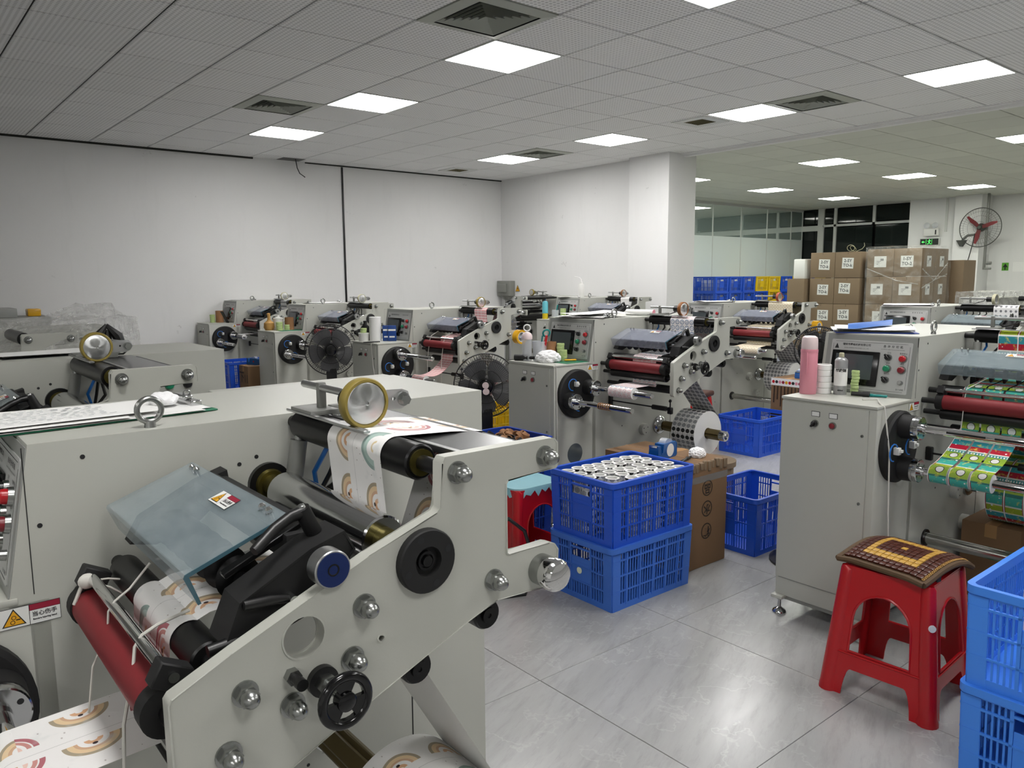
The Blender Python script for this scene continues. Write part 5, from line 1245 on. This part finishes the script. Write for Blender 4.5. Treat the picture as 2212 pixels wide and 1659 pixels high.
# tubes and green sheets under the right machine
for k, (x, y) in enumerate(((3.87, 1.02), (4.02, 1.0), (3.98, 1.12))):
    lathe_thing('cardboard_tube', 'brown cardboard tube standing under the right machine, %s' % ('leftmost', 'right one', 'rear one')[k], 'tube', (x, y, 0), [(0, .034), (0, .04), (.40, .04), (.40, .034)], 'cardboard_core', group='cardboard tubes under the right machine')
carton('brown carton standing under the right machine', 3.90, 4.32, 1.15, 1.40, 0, .36, 'cardboard')
simple('green_bag', lambda b: sheet(b, [(0, 0, .0), (.3, -.05, .0), (.32, .3, .0), (.02, .3, .0)], .05, 5), 'green_sheet', loc=(3.58, .95, .02), label='dark green plastic sheet on the floor under the right machine', cat='plastic sheet')

# ---------------------------------------------------------------- things on machine C
t = thing('water_bottle', 'clear water bottle with white loop cap on the middle machine', 'bottle', (3.175, 3.70, Z0))
simple('body', lambda b: b.lathe((0, 0, 0), (0, 0, 1), [(0, .029), (.004, .031), (.13, .031), (.145, .026), (.145, .001)], 28), 'jar', parent=t)
simple('cap', lambda b: b.lathe((0, 0, .135), (0, 0, 1), [(0, .034), (.02, .034), (.036, .026), (.045, .012), (.046, .001)], 28), 'pale_pink', parent=t)
simple('loop', lambda b: b.torus((0, 0, .205), (.6, .8, 0), .02, .004, 24, 8), 'white', parent=t)
t = thing('plastic_jar', 'clear plastic tub of tools on the middle machine', 'tub', (3.245, 3.66, Z0))
simple('body', lambda b: b.lathe((0, 0, 0), (0, 0, 1), [(0, .042), (.12, .046), (.12, .043), (.004, .039), (.004, .001)], 32), 'jar', parent=t)
simple('rim', lambda b: b.ring((0, 0, .115), (0, 0, 1), .043, .049, .006, 32), 'jar', parent=t)
simple('scissors', lambda b: (b.tube([(0, 0, 0), (.015, -.01, .15)], .005, 6), b.slot(0).torus((.03, -.03, .165), (.3, .6, .2), .022, .006, 20, 8)), 'teal', loc=(3.245, 3.66, Z0 + .006), label='teal-handled scissors standing in the clear tub', cat='scissors')
simple('red_knife', lambda b: b.bbox(-.009, .009, -.006, .006, 0, .16, .003, 1, Matrix.Rotation(.25, 4, 'X')), 'btn_red', loc=(3.255, 3.645, Z0 + .006), label='red cutter standing in the clear tub', cat='cutter')
lathe_thing('cardboard_core', 'short brown core filled with paper beside the clear tub', 'core', (3.315, 3.635, Z0), [(0, .036), (.115, .037), (.115, .032), (.01, .031), (.01, .001)], 'cardboard_core')
tape_stack('pale green tape roll before the middle control panel, tall pile', (3.345, 3.575, Z0), .024, .018, 6, 'green_tape')
tape_stack('pale green tape roll before the middle control panel, short pile', (3.325, 3.525, Z0), .022, .018, 4, 'green_tape')
crumple('tissue', 'crumpled white tissues on the corner of the middle machine', 'tissue', (3.225, 3.555, Z0), .075, 'tissue', 12, .62)
simple('cutter_knife', lambda b: b.bbox(-.045, .03, -.008, .008, .002, .012, .003, 1), 'yellow_tape', loc=(3.335, 3.465, Z0 + .004), rz=radians(-30), label='yellow cutter knife on the middle machine', cat='cutter')
simple('green_mat', lambda b: b.bbox(3.22, 3.40, 3.385, 3.52, Z0, Z0 + .003, .001, 1), 'green_board', label='dark green sheet on the middle machine cabinet', cat='sheet')
simple('black_brush', lambda b: (b.cyl((0, 0, .02), (.09, 0, .02), .02, .019, 12), b.cyl((.09, 0, .02), (.13, 0, .02), .01, n=12)), 'black_matte', loc=(3.125, 3.76, Z0), rz=radians(-60), label='black cylinder brush on the far edge of the middle cabinet', cat='brush')
clipboard('white sheets on a dark clipboard on top of the middle machine', (3.56, 3.56, 1.246), radians(-70), 'black', .33, .24, 3, 15, False, .004)
simple('paper_sheets', lambda b: sheet(b, [(-.2, -.14, .012), (.2, -.16, .01), (.2, .12, .02), (-.2, .13, .012)], .006, 33), 'paper', loc=(3.66, 3.58, 1.25), label='loose white sheets on top of the middle machine', cat='paper')
simple('paper_tube', lambda b: (b.cyl((0, 0, .02), (0, -.2, .02), .02, n=20), b.slot(1).cyl((0, -.2, .02), (0, -.204, .02), .02, n=20)), ['white', 'pink_bottle'], loc=(3.98, 3.60, 1.246), rz=.25, label='pale tube with pink end lying behind the middle measuring wheel', cat='tube')

# yellow tape rolls hung on the end knobs
for nm, o, lab in (('P', mP, 'yellow packing tape roll hung on the pink-web machine'), ('E', mE, 'yellow packing tape roll hung on the cream-web machine')):
    t = thing('tape_roll', lab, 'tape roll', mp(o, .985, -.60, 1.02))
    simple('tape', lambda b: b.lathe((0, .03, 0), (0, -1, 0), [(0, .041), (0, .058), (.06, .058), (.06, .041)], 40, True), 'yellow_tape', parent=t)
    simple('core', lambda b: b.lathe((0, .03, 0), (0, -1, 0), [(0, .037), (0, .041), (.06, .041), (.06, .037)], 40, True), 'white', parent=t)

# ---------------------------------------------------------------- things on machines P, M, N, D
lathe_thing('paper_roll', 'tall white paper roll on the pink-web machine', 'paper roll', (3.27, 5.755, Z0), [(0, .05), (.2, .05), (.2, .02), (.01, .02)], 'white')
lathe_thing('glue_tub', 'white tub with pale lid beside the tall paper roll', 'tub', (3.19, 5.81, Z0), [(0, .04), (.055, .043), (.058, .045), (.068, .045), (.068, .001)], 'white_plastic')
tape_stack('pale green tape roll on the white tub', (3.19, 5.81, Z0 + .069), .026, .02, 2, 'green_tape')
lathe_thing('oil_bottle', 'black bottle with white top behind the white tub', 'bottle', (3.24, 5.87, Z0), [(0, .045), (.1, .045), (.135, .018), (.15, .016), (.165, .016), (.165, .001)], 'black')
for k, (x, y) in enumerate(((3.335, 5.68), (3.365, 5.645))):
    t = thing('blue_packet', 'dark blue foil packet on the pink-web machine, %s' % ('left', 'right')[k], 'packet', (x, y, Z0), radians(-35))
    simple('pack', lambda b: b.bbox(-.035, .035, -.012, .012, 0, .13, .006, 2), 'blue_pack', parent=t)
    simple('print_band', lambda b: (b.box(-.03, .03, -.0126, -.0121, .085, .1), b.box(-.022, .022, -.0126, -.0121, .03, .042)), 'white', parent=t)
simple('black_pliers', lambda b: (b.tube([(-.08, 0, .006), (.06, .01, .006)], .006, 6), b.tube([(-.08, .02, .006), (.06, -.002, .006)], .006, 6)), 'black', loc=(3.16, 5.60, Z0), label='black pliers on the edge of the pink-web machine cabinet', cat='pliers')
t = thing('paper_bag', 'twisted brown paper bag on the cabinet before the second far machine', 'bag', (3.17, 7.74, Z0))
simple('bag', lambda b: b.lathe((0, 0, 0), (0, 0, 1), [(0, .04), (.03, .056), (.075, .05), (.1, .02), (.115, .014), (.17, .018), (.175, .004)], 14), 'kraft_bag', parent=t)
lathe_thing('glue_tub', 'white tub behind the brown paper bag', 'tub', (3.26, 7.72, Z0), [(0, .05), (.11, .05), (.112, .052), (.125, .05), (.13, .015), (.15, .015), (.15, .001)], 'white_plastic')
tape_stack('pale green tape roll beside the brown paper bag, left pile', (3.225, 7.61, Z0), .034, .022, 4, 'green_tape')
tape_stack('pale green tape roll beside the brown paper bag, right pile', (3.285, 7.57, Z0), .027, .02, 3, 'green_tape')
lathe_thing('cardboard_core', 'brown core with a hole beside the green tapes', 'core', (3.335, 7.62, Z0), [(0, .045), (.13, .045), (.13, .04), (.01, .04), (.01, .001)], 'cardboard_core')
simple('green_mat', lambda b: b.bbox(3.18, 3.40, 7.46, 7.54, Z0, Z0 + .006, .002, 1), 'green_board', label='green clipboard lying on the second far machine cabinet', cat='clipboard')
tape_stack('pale green tape roll on the far left machine cabinet', (3.25, 9.66, Z0), .03, .024, 4, 'green_tape')
lathe_thing('cardboard_core', 'brown core on the far left machine cabinet', 'core', (3.33, 9.64, Z0), [(0, .046), (.14, .046), (.14, .042), (.01, .042), (.01, .001)], 'cardboard_core')
simple('stand_phone', lambda b: (b.bbox(-.03, .03, -.004, .004, 0, .16, .003, 1, Matrix.Rotation(.5, 4, 'X'))), 'black', loc=(3.36, 9.45, Z0), rz=radians(-80), label='black phone leaning on the far left control panel', cat='phone')
clipboard('white sheets on top of the far left machine', (3.62, 9.60, 1.246), 0, 'paper', .3, .2, 2, 41, False, .003)
clipboard('white sheets on top of the second far machine', (3.75, 7.66, 1.246), 0, 'paper', .4, .22, 2, 42, False, .003)
t = thing('squeeze_bottle', 'white squeeze bottle with bent spout on the machine before the column', 'bottle', (7.02, 7.12, 1.246))
simple('body', lambda b: b.lathe((0, 0, 0), (0, 0, 1), [(0, .036), (.004, .038), (.16, .038), (.172, .03), (.176, .016), (.2, .015), (.2, .001)], 28), 'white_plastic', parent=t)
simple('spout', lambda b: b.tube([(0, 0, .195), (0, .002, .225), (-.01, .018, .25), (-.035, .05, .262), (-.05, .07, .262)], .006, 8, [1.2, 1, .9, .7, .6]), 'white', parent=t)
t = thing('cyan_bottle', 'turquoise bottle half full of yellow liquid before the column machine', 'bottle', (6.62, 7.36, Z0))
simple('body', lambda b: (b.slot(1).lathe((0, 0, 0), (0, 0, 1), [(0, .036), (.07, .036), (.07, .001)], 24), b.slot(0).lathe((0, 0, .07), (0, 0, 1), [(0, .0365), (.13, .0365), (.15, .028), (.155, .001)], 24)), ['cyan_bottle', 'yellow_liquid'], parent=t)
lathe_thing('plastic_jar', 'clear tub with a teal brush before the column machine', 'tub', (6.72, 7.28, Z0), [(0, .04), (.11, .045), (.11, .042), (.004, .038), (.004, .001)], 'jar')
simple('teal_brush', lambda b: b.tube([(0, 0, 0), (.01, -.03, .17)], .008, 8), 'teal', loc=(6.72, 7.28, Z0 + .005), label='teal brush standing in the far clear tub', cat='brush')
tape_stack('pale green tape roll before the column machine', (6.79, 7.21, Z0), .036, .026, 5, 'green_tape')
clipboard('clipboard with chrome clip on top of the column machine', (6.95, 7.25, 1.246), radians(-60), 'grey_metal', .3, .2, 2, 51, False, .003)
clipboard('white sheets with blue print on top of the cream-web machine', (6.5, 4.72, 1.246), radians(-30), 'white', .36, .26, 3, 52, False, .006)
clipboard('white sheets on top of the machine behind the right one', (6.75, 2.95, 1.246), radians(-70), 'paper', .4, .26, 3, 53, False, .006)
simple('cutter_knife', lambda b: b.tube([(0, 0, .02), (.03, -.04, .04), (.06, -.08, .02)], .01, 8), 'teal', loc=(6.5, 3.03, 1.0), label='teal knife handle before the rear right control panel', cat='cutter')
# bag hung on the pink-web machine plate
simple('film_bag', lambda b: (b.sphere((0, 0, 0), .085, .8, .45, 1.0, 18, 12), b.tube([(0, 0, .08), (.005, 0, .12)], .012, 6)), 'bag_film', loc=mp(mP, .965, -.50, 1.12), label='grey transparent plastic bag hung in the notch of the pink-web machine', cat='bag')
# ---------------------------------------------------------------- far room: cartons, crates, signs, wall fan
def sign_label(t, txt2, y, z, x=-.001, w=.15, h=.14, nrm=-1, side='x', rot=0.0):
    R = Matrix.Rotation(rot, 4, 'Z')
    if side == 'x': M = face_m((x, y, z), (0, -1, 0), (0, 0, 1)) @ R
    else: M = face_m((y, x, z), (1, 0, 0), (0, 0, 1)) @ R
    o = obj('paper_label', cm('paper_label%g_%g' % (w, h), lambda b: b.box(-w / 2, w / 2, -h / 2, h / 2, 0, .001), 'label_white'), t, M=M)
    if txt2:
        for k, s in enumerate(txt2): obj('lettering', text_mesh(s, .072, 'ink_grey', .002), o, M=Matrix.Translation((0, .04 - .078 * k, .0016)))
    else:
        obj('lettering', cm('barcode', lambda b: ([b.box(.0 + .008 * i, .004 + .008 * i + .002 * (i % 3), .015, .05, .001, .0014) for i in range(7)], [b.box(-.06, -.06 + .03 + .02 * (i % 3), -.04 + .022 * i, -.034 + .022 * i, .001, .0014) for i in range(3)]), 'ink_grey'), o)
PX = 13.0
rowL = ['second from the floor', 'third from the floor', 'top row']
for r in range(4):
    for c in range(2):
        for dpt in range(2 if r == 3 else 1):
            y1 = 7.42 - .455 * c; z = .13 + .445 * r
            lab = 'brown carton with printed label on the left pallet, %s, %s%s' % (['floor row', 'second row', 'third row', 'top row'][r], ['left', 'right'][c], ', behind' if dpt else '')
            t = carton(lab, PX + .5 * dpt, PX + .49 + .5 * dpt, y1 - .45, y1, z, z + .44, 'cardboard_far', 'cartons on the left pallet', False)
            simple('flap_line', lambda b: b.box(-.2457, -.2452, -.002, .002, .40, .44), 'ink_brown', parent=t)
            if dpt == 0: sign_label(t, ('2-SY', 'TO-k'), random.uniform(-.05, .05), .24 + random.uniform(-.02, .03), -.2455, .2, .18, rot=random.uniform(-.06, .04))
for r in range(4):
    for c in range(2):
        y1 = 6.40 - .44 * c; z = .13 + .452 * r
        lab = 'brown carton wrapped in film on the right pallet, %s, %s front' % (['floor row', 'second row', 'third row', 'top row'][r], ['left', 'right'][c])
        t = carton(lab, PX, PX + .5, y1 - .435, y1, z, z + .447, 'cardboard_far', 'cartons on the right pallet', False)
        sign_label(t, ('1-SY', 'TO-2') if (r == 3 and c == 1) else None, random.uniform(-.04, .04), .24, -.2515, .2, .18)
        if c == 1: sign_label(t, None, .02, .24, -.219, .16, .17, side='y')
        simple('flap_line', lambda b: b.box(-.2517, -.2511, -.002, .002, .40, .445), 'ink_brown', parent=t)
    z = .13 + .452 * r
    t = carton('brown carton wrapped in film on the right pallet, %s, rear right' % (['floor row', 'second row', 'third row', 'top row'][r]), PX + .505, PX + 1.0, 5.525, 5.96, z, z + .447, 'cardboard_far', 'cartons on the right pallet', False)
    sign_label(t, None, .0, .24, -.219, .16, .17, side='y')
def film(b):
    rs2 = random.Random(4)
    def surf(p0, du, dv, nu, nv, out):
        o = len(b.v)
        for i in range(nu + 1):
            for j in range(nv + 1):
                q = Vector(p0) + Vector(du) * (i / nu) + Vector(dv) * (j / nv) + Vector(out) * rs2.uniform(.008, .03); b.v.append(tuple(q))
        for i in range(nu):
            for j in range(nv): k = o + i * (nv + 1) + j; b.f.append([k, k + 1, k + nv + 2, k + nv + 1]); b.mi.append(0)
    surf((PX, 6.42, .5), (0, -.91, 0), (0, 0, 1.47), 12, 22, (-1, 0, 0)); surf((PX, 5.51, .5), (1.02, 0, 0), (0, 0, 1.47), 12, 22, (0, -1, 0)); surf((PX, 6.42, 1.955), (1.02, 0, 0), (0, -.91, 0), 8, 8, (0, 0, 1.2))
simple('stretch_film', film, 'poly_wrap', label='clear stretch film wrapped round the right pallet of cartons', cat='film')
simple('film_strap', lambda b: (b.tube([(12.985, 6.4, 1.62), (12.975, 5.9, 1.42), (12.985, 5.55, 1.36)], .008, 6), b.tube([(13.0, 5.50, 1.6), (13.4, 5.485, 1.42), (13.9, 5.49, 1.52)], .008, 6), b.tube([(13.0, 5.50, 1.3), (13.4, 5.485, 1.42), (13.9, 5.49, 1.7)], .008, 6)), 'poly_film', label='twisted film strap tied across the right pallet', cat='film')
for k, y in enumerate((6.97, 5.97)):
    t = thing('pallet', 'wooden pallet under the %s stack of cartons' % ('left', 'right')[k], 'pallet', (13.5, y, 0))
    for i in range(5): simple('slat', lambda b: b.box(-.5, .5, -.45 + .19 * i, -.45 + .19 * i + .12, .1, .125), 'wood_pallet', parent=t)
    for i in range(3): simple('bearer', lambda b: b.box(-.48 + .42 * i, -.38 + .42 * i, -.45, .43, 0, .1), 'wood_pallet', parent=t)
carton('narrow brown carton left of the left pallet', 12.9, 13.3, 7.47, 7.8, 0, 1.45, 'cardboard_far', None, False)
simple('white_box', lambda b: b.bbox(12.95, 13.2, 7.5, 7.72, 1.45, 1.8, .02), 'white', label='white foam box on the narrow carton', cat='box')
carton('brown carton behind the right pallet by the pillar', 14.2, 14.7, 5.35, 5.62, 0, 1.75, 'cardboard_far', None, False)
simple('strapping', lambda b: (b.torus((0, 0, .06), (1, .4, .6), .06, .004, 24, 6), b.torus((.02, -.03, .05), (1, -.3, .8), .055, .004, 24, 6), b.tube([(0, -.1, 0), (.0, -.2, .04), (0, -.24, .09), (0, -.23, .14)], .004, 6)), 'tyre_pale', loc=(13.2, 6.8, 1.915), label='loose coil of strapping on the left pallet', cat='strap')
# crates stacked before the glass wall
cols = ['blue_crate', 'blue_crate', 'blue_crate', 'yellow_crate', 'yellow_crate', 'blue_crate', 'yellow_crate', 'blue_crate', 'yellow_crate']
for i, m in enumerate(cols):
    x = 12.86 + .455 * i
    for r in (2, 3, 4):
        mm = m if r == 4 else ('yellow_crate' if (i == 4 and r == 3) else 'blue_crate')
        crate('%s crate before the glass wall, column %s from the column, %s row' % ('yellow' if 'yellow' in mm else 'blue', ['first', 'second', 'third', 'fourth', 'fifth', 'sixth', 'seventh', 'eighth', 'ninth'][i], ['', '', 'third', 'second', 'top'][r]), (x, 9.45, .3 * r), pi / 2, mm, H=.30, Wd=.43, group='crates stacked before the glass wall')
        if True:
            o = simple('crate_contents', lambda b: [b.cyl((.09 * k - .15, .12 * q, .02), (.09 * k - .15, .12 * q, .24), .034, n=10) for k in range(4) for q in (-1.5, -.5, .5)], 'white', loc=(x, 9.45, .3 * r), label='white rolls inside the %s row crate, column %s before the glass wall' % (['', '', 'third', 'second', 'top'][r], ['one', 'two', 'three', 'four', 'five', 'six', 'seven', 'eight', 'nine'][i]), cat='label rolls', kind='stuff')
simple('crate_plinth', lambda b: b.bbox(12.62, 16.75, 9.2, 9.7, 0, .6, .01), 'blue_deep', label='dark blue base of stacked crates along the glass wall', cat='crate')
# grey switch box and sign on the back wall
t = thing('switch_box', 'grey electrical switch box in the corner of the back wall', 'electrical box', (7.88, 9.63, 1.335))
simple('case', lambda b: b.bbox(-.1, 0, -.165, .165, -.115, .12, .008), 'grey_box', parent=t)
simple('cover', lambda b: b.bbox(-.125, -.1, -.09, .13, -.06, .075, .012), 'grey_box', parent=t)
simple('conduit', lambda b: (b.lathe((-.05, -.02, -.115), (0, 0, -1), [(0, .12), (.05, .06), (.06, .04), (.06, .001)], 16), b.cyl((-.05, -.02, -.17), (-.05, -.02, -1.3), .03, n=12)), 'grey_box', parent=t)
t = thing('warning_sign', 'yellow triangular warning sign beside the grey switch box', 'sign', (7.878, 9.40, 1.34))
simple('triangle', lambda b: (b.slot(1).prism([(-.055, -.05), (.055, -.05), (0, .05)], [], 0, .002, lambda a, c, h: (-h, -a, c)), b.slot(0).prism([(-.046, -.044), (.046, -.044), (0, .04)], [], .002, .003, lambda a, c, h: (-h, -a, c)), b.slot(1).prism([(.008, .02), (-.014, -.01), (0, -.008), (-.006, -.034), (.016, 0), (.002, -.002)], [], .003, .004, lambda a, c, h: (-h, -a, c))), ['label_yellow', 'ink'], parent=t)
# exit sign and emergency light
t = thing('exit_sign', 'green and black exit sign with running figure and arrow', 'sign', (16.618, 6.93, 2.165))
simple('case', lambda b: b.bbox(-.025, 0, -.19, .19, -.075, .075, .004), 'frame_white', parent=t)
simple('face', lambda b: b.box(-.0262, -.0255, -.175, .175, -.062, .062), 'exit_dark', parent=t)
simple('symbol', lambda b: (b.box(-.0275, -.0264, .085, .14, -.006, .006), b.add([(-.0272, .15, 0), (-.0272, .115, .022), (-.0272, .115, -.022)], [(0, 1, 2)]), b.box(-.0275, -.0264, .058, .062, -.05, .05), b.box(-.0275, -.0264, -.052, -.048, -.05, .05), b.tube([(-.027, .03, -.045), (-.027, .005, -.015), (-.027, .0, .012), (-.027, -.03, .02)], .006, 5), b.tube([(-.027, 0, -.008), (-.027, -.03, -.045)], .006, 5), b.tube([(-.027, .03, .012), (-.027, .0, .02)], .005, 5), b.sphere((-.027, -.004, .038), .01, .3)), 'exit_glow', parent=t)
t = thing('emergency_light', 'white emergency light with two lamp heads above the exit sign', 'emergency light', (16.618, 6.89, 2.35))
simple('case', lambda b: b.bbox(-.07, 0, -.14, .14, -.07, .07, .008), 'white_plastic', parent=t)
simple('stripe', lambda b: b.box(-.072, -.07, -.1, -.075, -.045, .045), 'ink', parent=t)
for y in (-.075, .085): simple('lamp_head', lambda b: b.lathe((-.03, y, .13), (-.9, 0, .1), [(0, .03), (.03, .055), (.05, .06), (.055, .05), (.058, .001)], 20), 'jar', parent=t)
simple('wall_conduit', lambda b: b.box(16.6, 16.62, 6.62, 6.66, 2.35, 3.0), 'frame_white', label='white cable duct beside the emergency light', cat='cable duct')
# industrial wall fan on a pole
t = thing('wall_fan', 'round industrial fan with three dark red blades on a wall pole', 'fan', (16.30, 5.905, 2.385))
R = .36
def cg(b):
    b.torus((0, 0, 0), (1, 0, 0), R, .008, 56, 6)
    for r in (R * .3, R * .6, R * .82): b.torus((-.06 * (1 - r / R), 0, 0), (1, 0, 0), r, .0018, 48, 4)
    for i in range(44):
        q = 2 * pi * i / 44; b.tube([(-.075, .05 * cos(q), .05 * sin(q)), (-.06, R * .6 * cos(q), R * .6 * sin(q)), (0, R * cos(q), R * sin(q))], .0016, 4)
simple('grille', cg, 'wire_grey', parent=t)
for k in range(3):
    q = radians(20 + 120 * k)
    simple('blade', lambda b: b.prism([(.04, -.03), (.12, -.045), (.3, -.035), (.31, .0), (.2, .03), (.05, .03)], [], -.004, .004, lambda a, c, h: (h + .25 * c - .02, -(a * cos(q) - c * sin(q)), a * sin(q) + c * cos(q))), 'fan_red', parent=t)
simple('hub', lambda b: (b.lathe((.1, 0, 0), (-1, 0, 0), [(0, .06), (.06, .08), (.1, .06), (.13, .045), (.16, .03), (.161, .001)], 20)), 'wire_grey', parent=t)
simple('arm', lambda b: b.tube([(.1, .02, -.04), (.12, .1, -.12), (.1, .25, -.13), (.1, .33, -.2), (.1, .34, -.25)], .02, 8), 'grey_metal', parent=t)
simple('swivel', lambda b: b.prism([(-.09, 0), (.09, 0), (.02, -.12), (-.02, -.12)], [], .05, .15, lambda a, c, h: (h, .34 + a, -.22 + c)), 'wire_grey', parent=t)
simple('cable', lambda b: b.tube([(.1, .12, -.1), (.1, .16, -.35), (.1, .2, -.55), (.1, .25, -.75), (.1, .35, -.95), (.1, .42, -1.2)], .008, 6), 'black', parent=t)
simple('wall_pole', lambda b: (b.bbox(16.36, 16.40, 5.80, 5.84, 1.6, CZ, .004), b.cyl((16.38, 5.78, 1.72), (16.38, 5.70, 1.72), .03, n=12), b.cyl((16.38, 5.8, 1.62), (16.38, 5.70, 1.62), .02, n=12)), 'grey_metal', label='dark steel pole running up to the ceiling behind the wall fan', cat='pole')
t = thing('floor_marker_sign', 'small green square sign on the right wall', 'sign', (16.948, 5.65, 1.655))
simple('panel', lambda b: b.box(-.003, 0, -.058, .058, -.075, .075), 'sign_green', parent=t)
simple('symbol', lambda b: (b.add([(-.0036, .045, -.01), (-.0036, -.045, -.01), (-.0036, 0, .06)], [(0, 1, 2)]), b.box(-.0038, -.003, -.012, .012, -.06, -.01), b.box(-.0038, -.003, .03, .036, -.06, -.01), b.box(-.0038, -.003, -.036, -.03, -.06, -.01)), 'exit_dark', parent=t)
simple('wall_notice', lambda b: b.box(16.945, 16.95, 5.05, 5.52, 1.56, 1.74), 'white', label='faint white notice on the right wall beside the green sign', cat='notice')
# ---------------------------------------------------------------- machines under plastic covers
def drape(b, x0, x1, y0, y1, zf, zb, seed, n=26, low=.7):
    rs2 = random.Random(seed); f = [(rs2.uniform(4, 18), rs2.uniform(4, 18), rs2.uniform(0, 6)) for _ in range(10)]
    o = len(b.v)
    for i in range(n + 1):
        for j in range(n + 1):
            a, c = i / n, j / n; x = x0 + (x1 - x0) * a; y = y0 + (y1 - y0) * c
            z = zf(a, c) + .012 * sum(abs(sin(x * p + y * q + r)) for p, q, r in f) / 4 + rs2.uniform(-.006, .006)
            e = min(a, 1 - a, c, 1 - c)
            if e < .04: z = low
            b.v.append((x, y, z))
    for i in range(n):
        for j in range(n): k = o + i * (n + 1) + j; b.f.append([k, k + 1, k + n + 2, k + n + 1]); b.mi.append(0)
def covered(label, X0, Yp, seed, zf, sign=False, film_lab=''):
    t = thing('covered_machine', label, 'machine', (X0, Yp, 0))
    obj('body', CACHE['m_body'], t); obj('cabinet_top', CACHE['m_slab'], t); obj('cabinet_door', CACHE['m_door'], t); obj('side_plate', CACHE['m_plate_side'], t)
    obj('lifting_eye', CACHE['m_eye'], t, loc=(.548, .03, 1.245))
    obj('guide_roller', CACHE['m_r_top'], t, loc=(.8165, 0, 1.2275)); obj('nip_roller', CACHE['m_r_chrome'], t, loc=(.757, 0, 1.1077)); obj('rubber_roller', CACHE['m_r_red'], t, loc=(.4065, 0, .9725)); obj('blade_block', CACHE['m_blade'], t)
    for x, z in NUTS: obj('cap_nut', CACHE['m_nut'], t, loc=(x, PLY, z))
    s = simple('plastic_cover', lambda b: drape(b, -.06, 1.38, -.64, .50, zf, 0, seed, 34), 'poly_film', loc=(X0, Yp, 0), label=film_lab, cat='plastic cover')
    if sign:
        w = thing('stop_sign', 'white paper sign with four black characters on the covered machine', 'sign', (X0 + .30, Yp + .2, 1.12))
        simple('sheet', lambda b: b.box(-.004, -.001, -.15, .15, -.1, .1), 'label_white', parent=w)
        text_on(w, '停止使用', .068, 'ink', (-.0046, 0, -.015), (0, -1, 0), (0, 0, 1), .0025)
    return t
covered('machine under crumpled clear plastic at the left edge', -.25, 4.78, 5, lambda a, c: (1.27 if c > .55 else .9 + .40 * min(1, max(0, a * 1.6 - .3)) + .25 * max(0, c - .3)) + (.10 if .2 < a < .36 and c > .4 else 0) - (.25 if a < .2 else 0), film_lab='crumpled clear plastic sheet over the machine at the left edge')
covered('machine under clear plastic with a stop-use sign, far right', 9.45, 3.30, 9, lambda a, c: (1.29 if c > .55 else 1.0 + .2 * min(1, max(0, a * 1.5 - .3))) - (.27 if a < .22 else 0), True, 'clear plastic sheet over the far right machine')
t = thing('metal_cabinet', 'low grey metal cabinet against the left wall', 'cabinet', (1.0, 9.5, 0))
simple('body', lambda b: b.bbox(-.5, .47, -.25, .25, 0, 1.137, .006), 'grey_metal', parent=t)
simple('upper_box', lambda b: b.bbox(-.5, .18, -.25, .25, 1.137, 1.225, .006), 'paint_dark', parent=t)
simple('door', lambda b: b.bbox(-.48, .45, -.258, -.25, .08, 1.1, .003), 'grey_metal', parent=t)
simple('yellow_case', lambda b: (b.bbox(1.29, 1.41, 9.4, 9.55, 1.137, 1.213, .012), b.box(1.288, 1.412, 9.398, 9.552, 1.19, 1.193)), 'yellow_tape', label='small yellow plastic case on the low grey cabinet', cat='case')
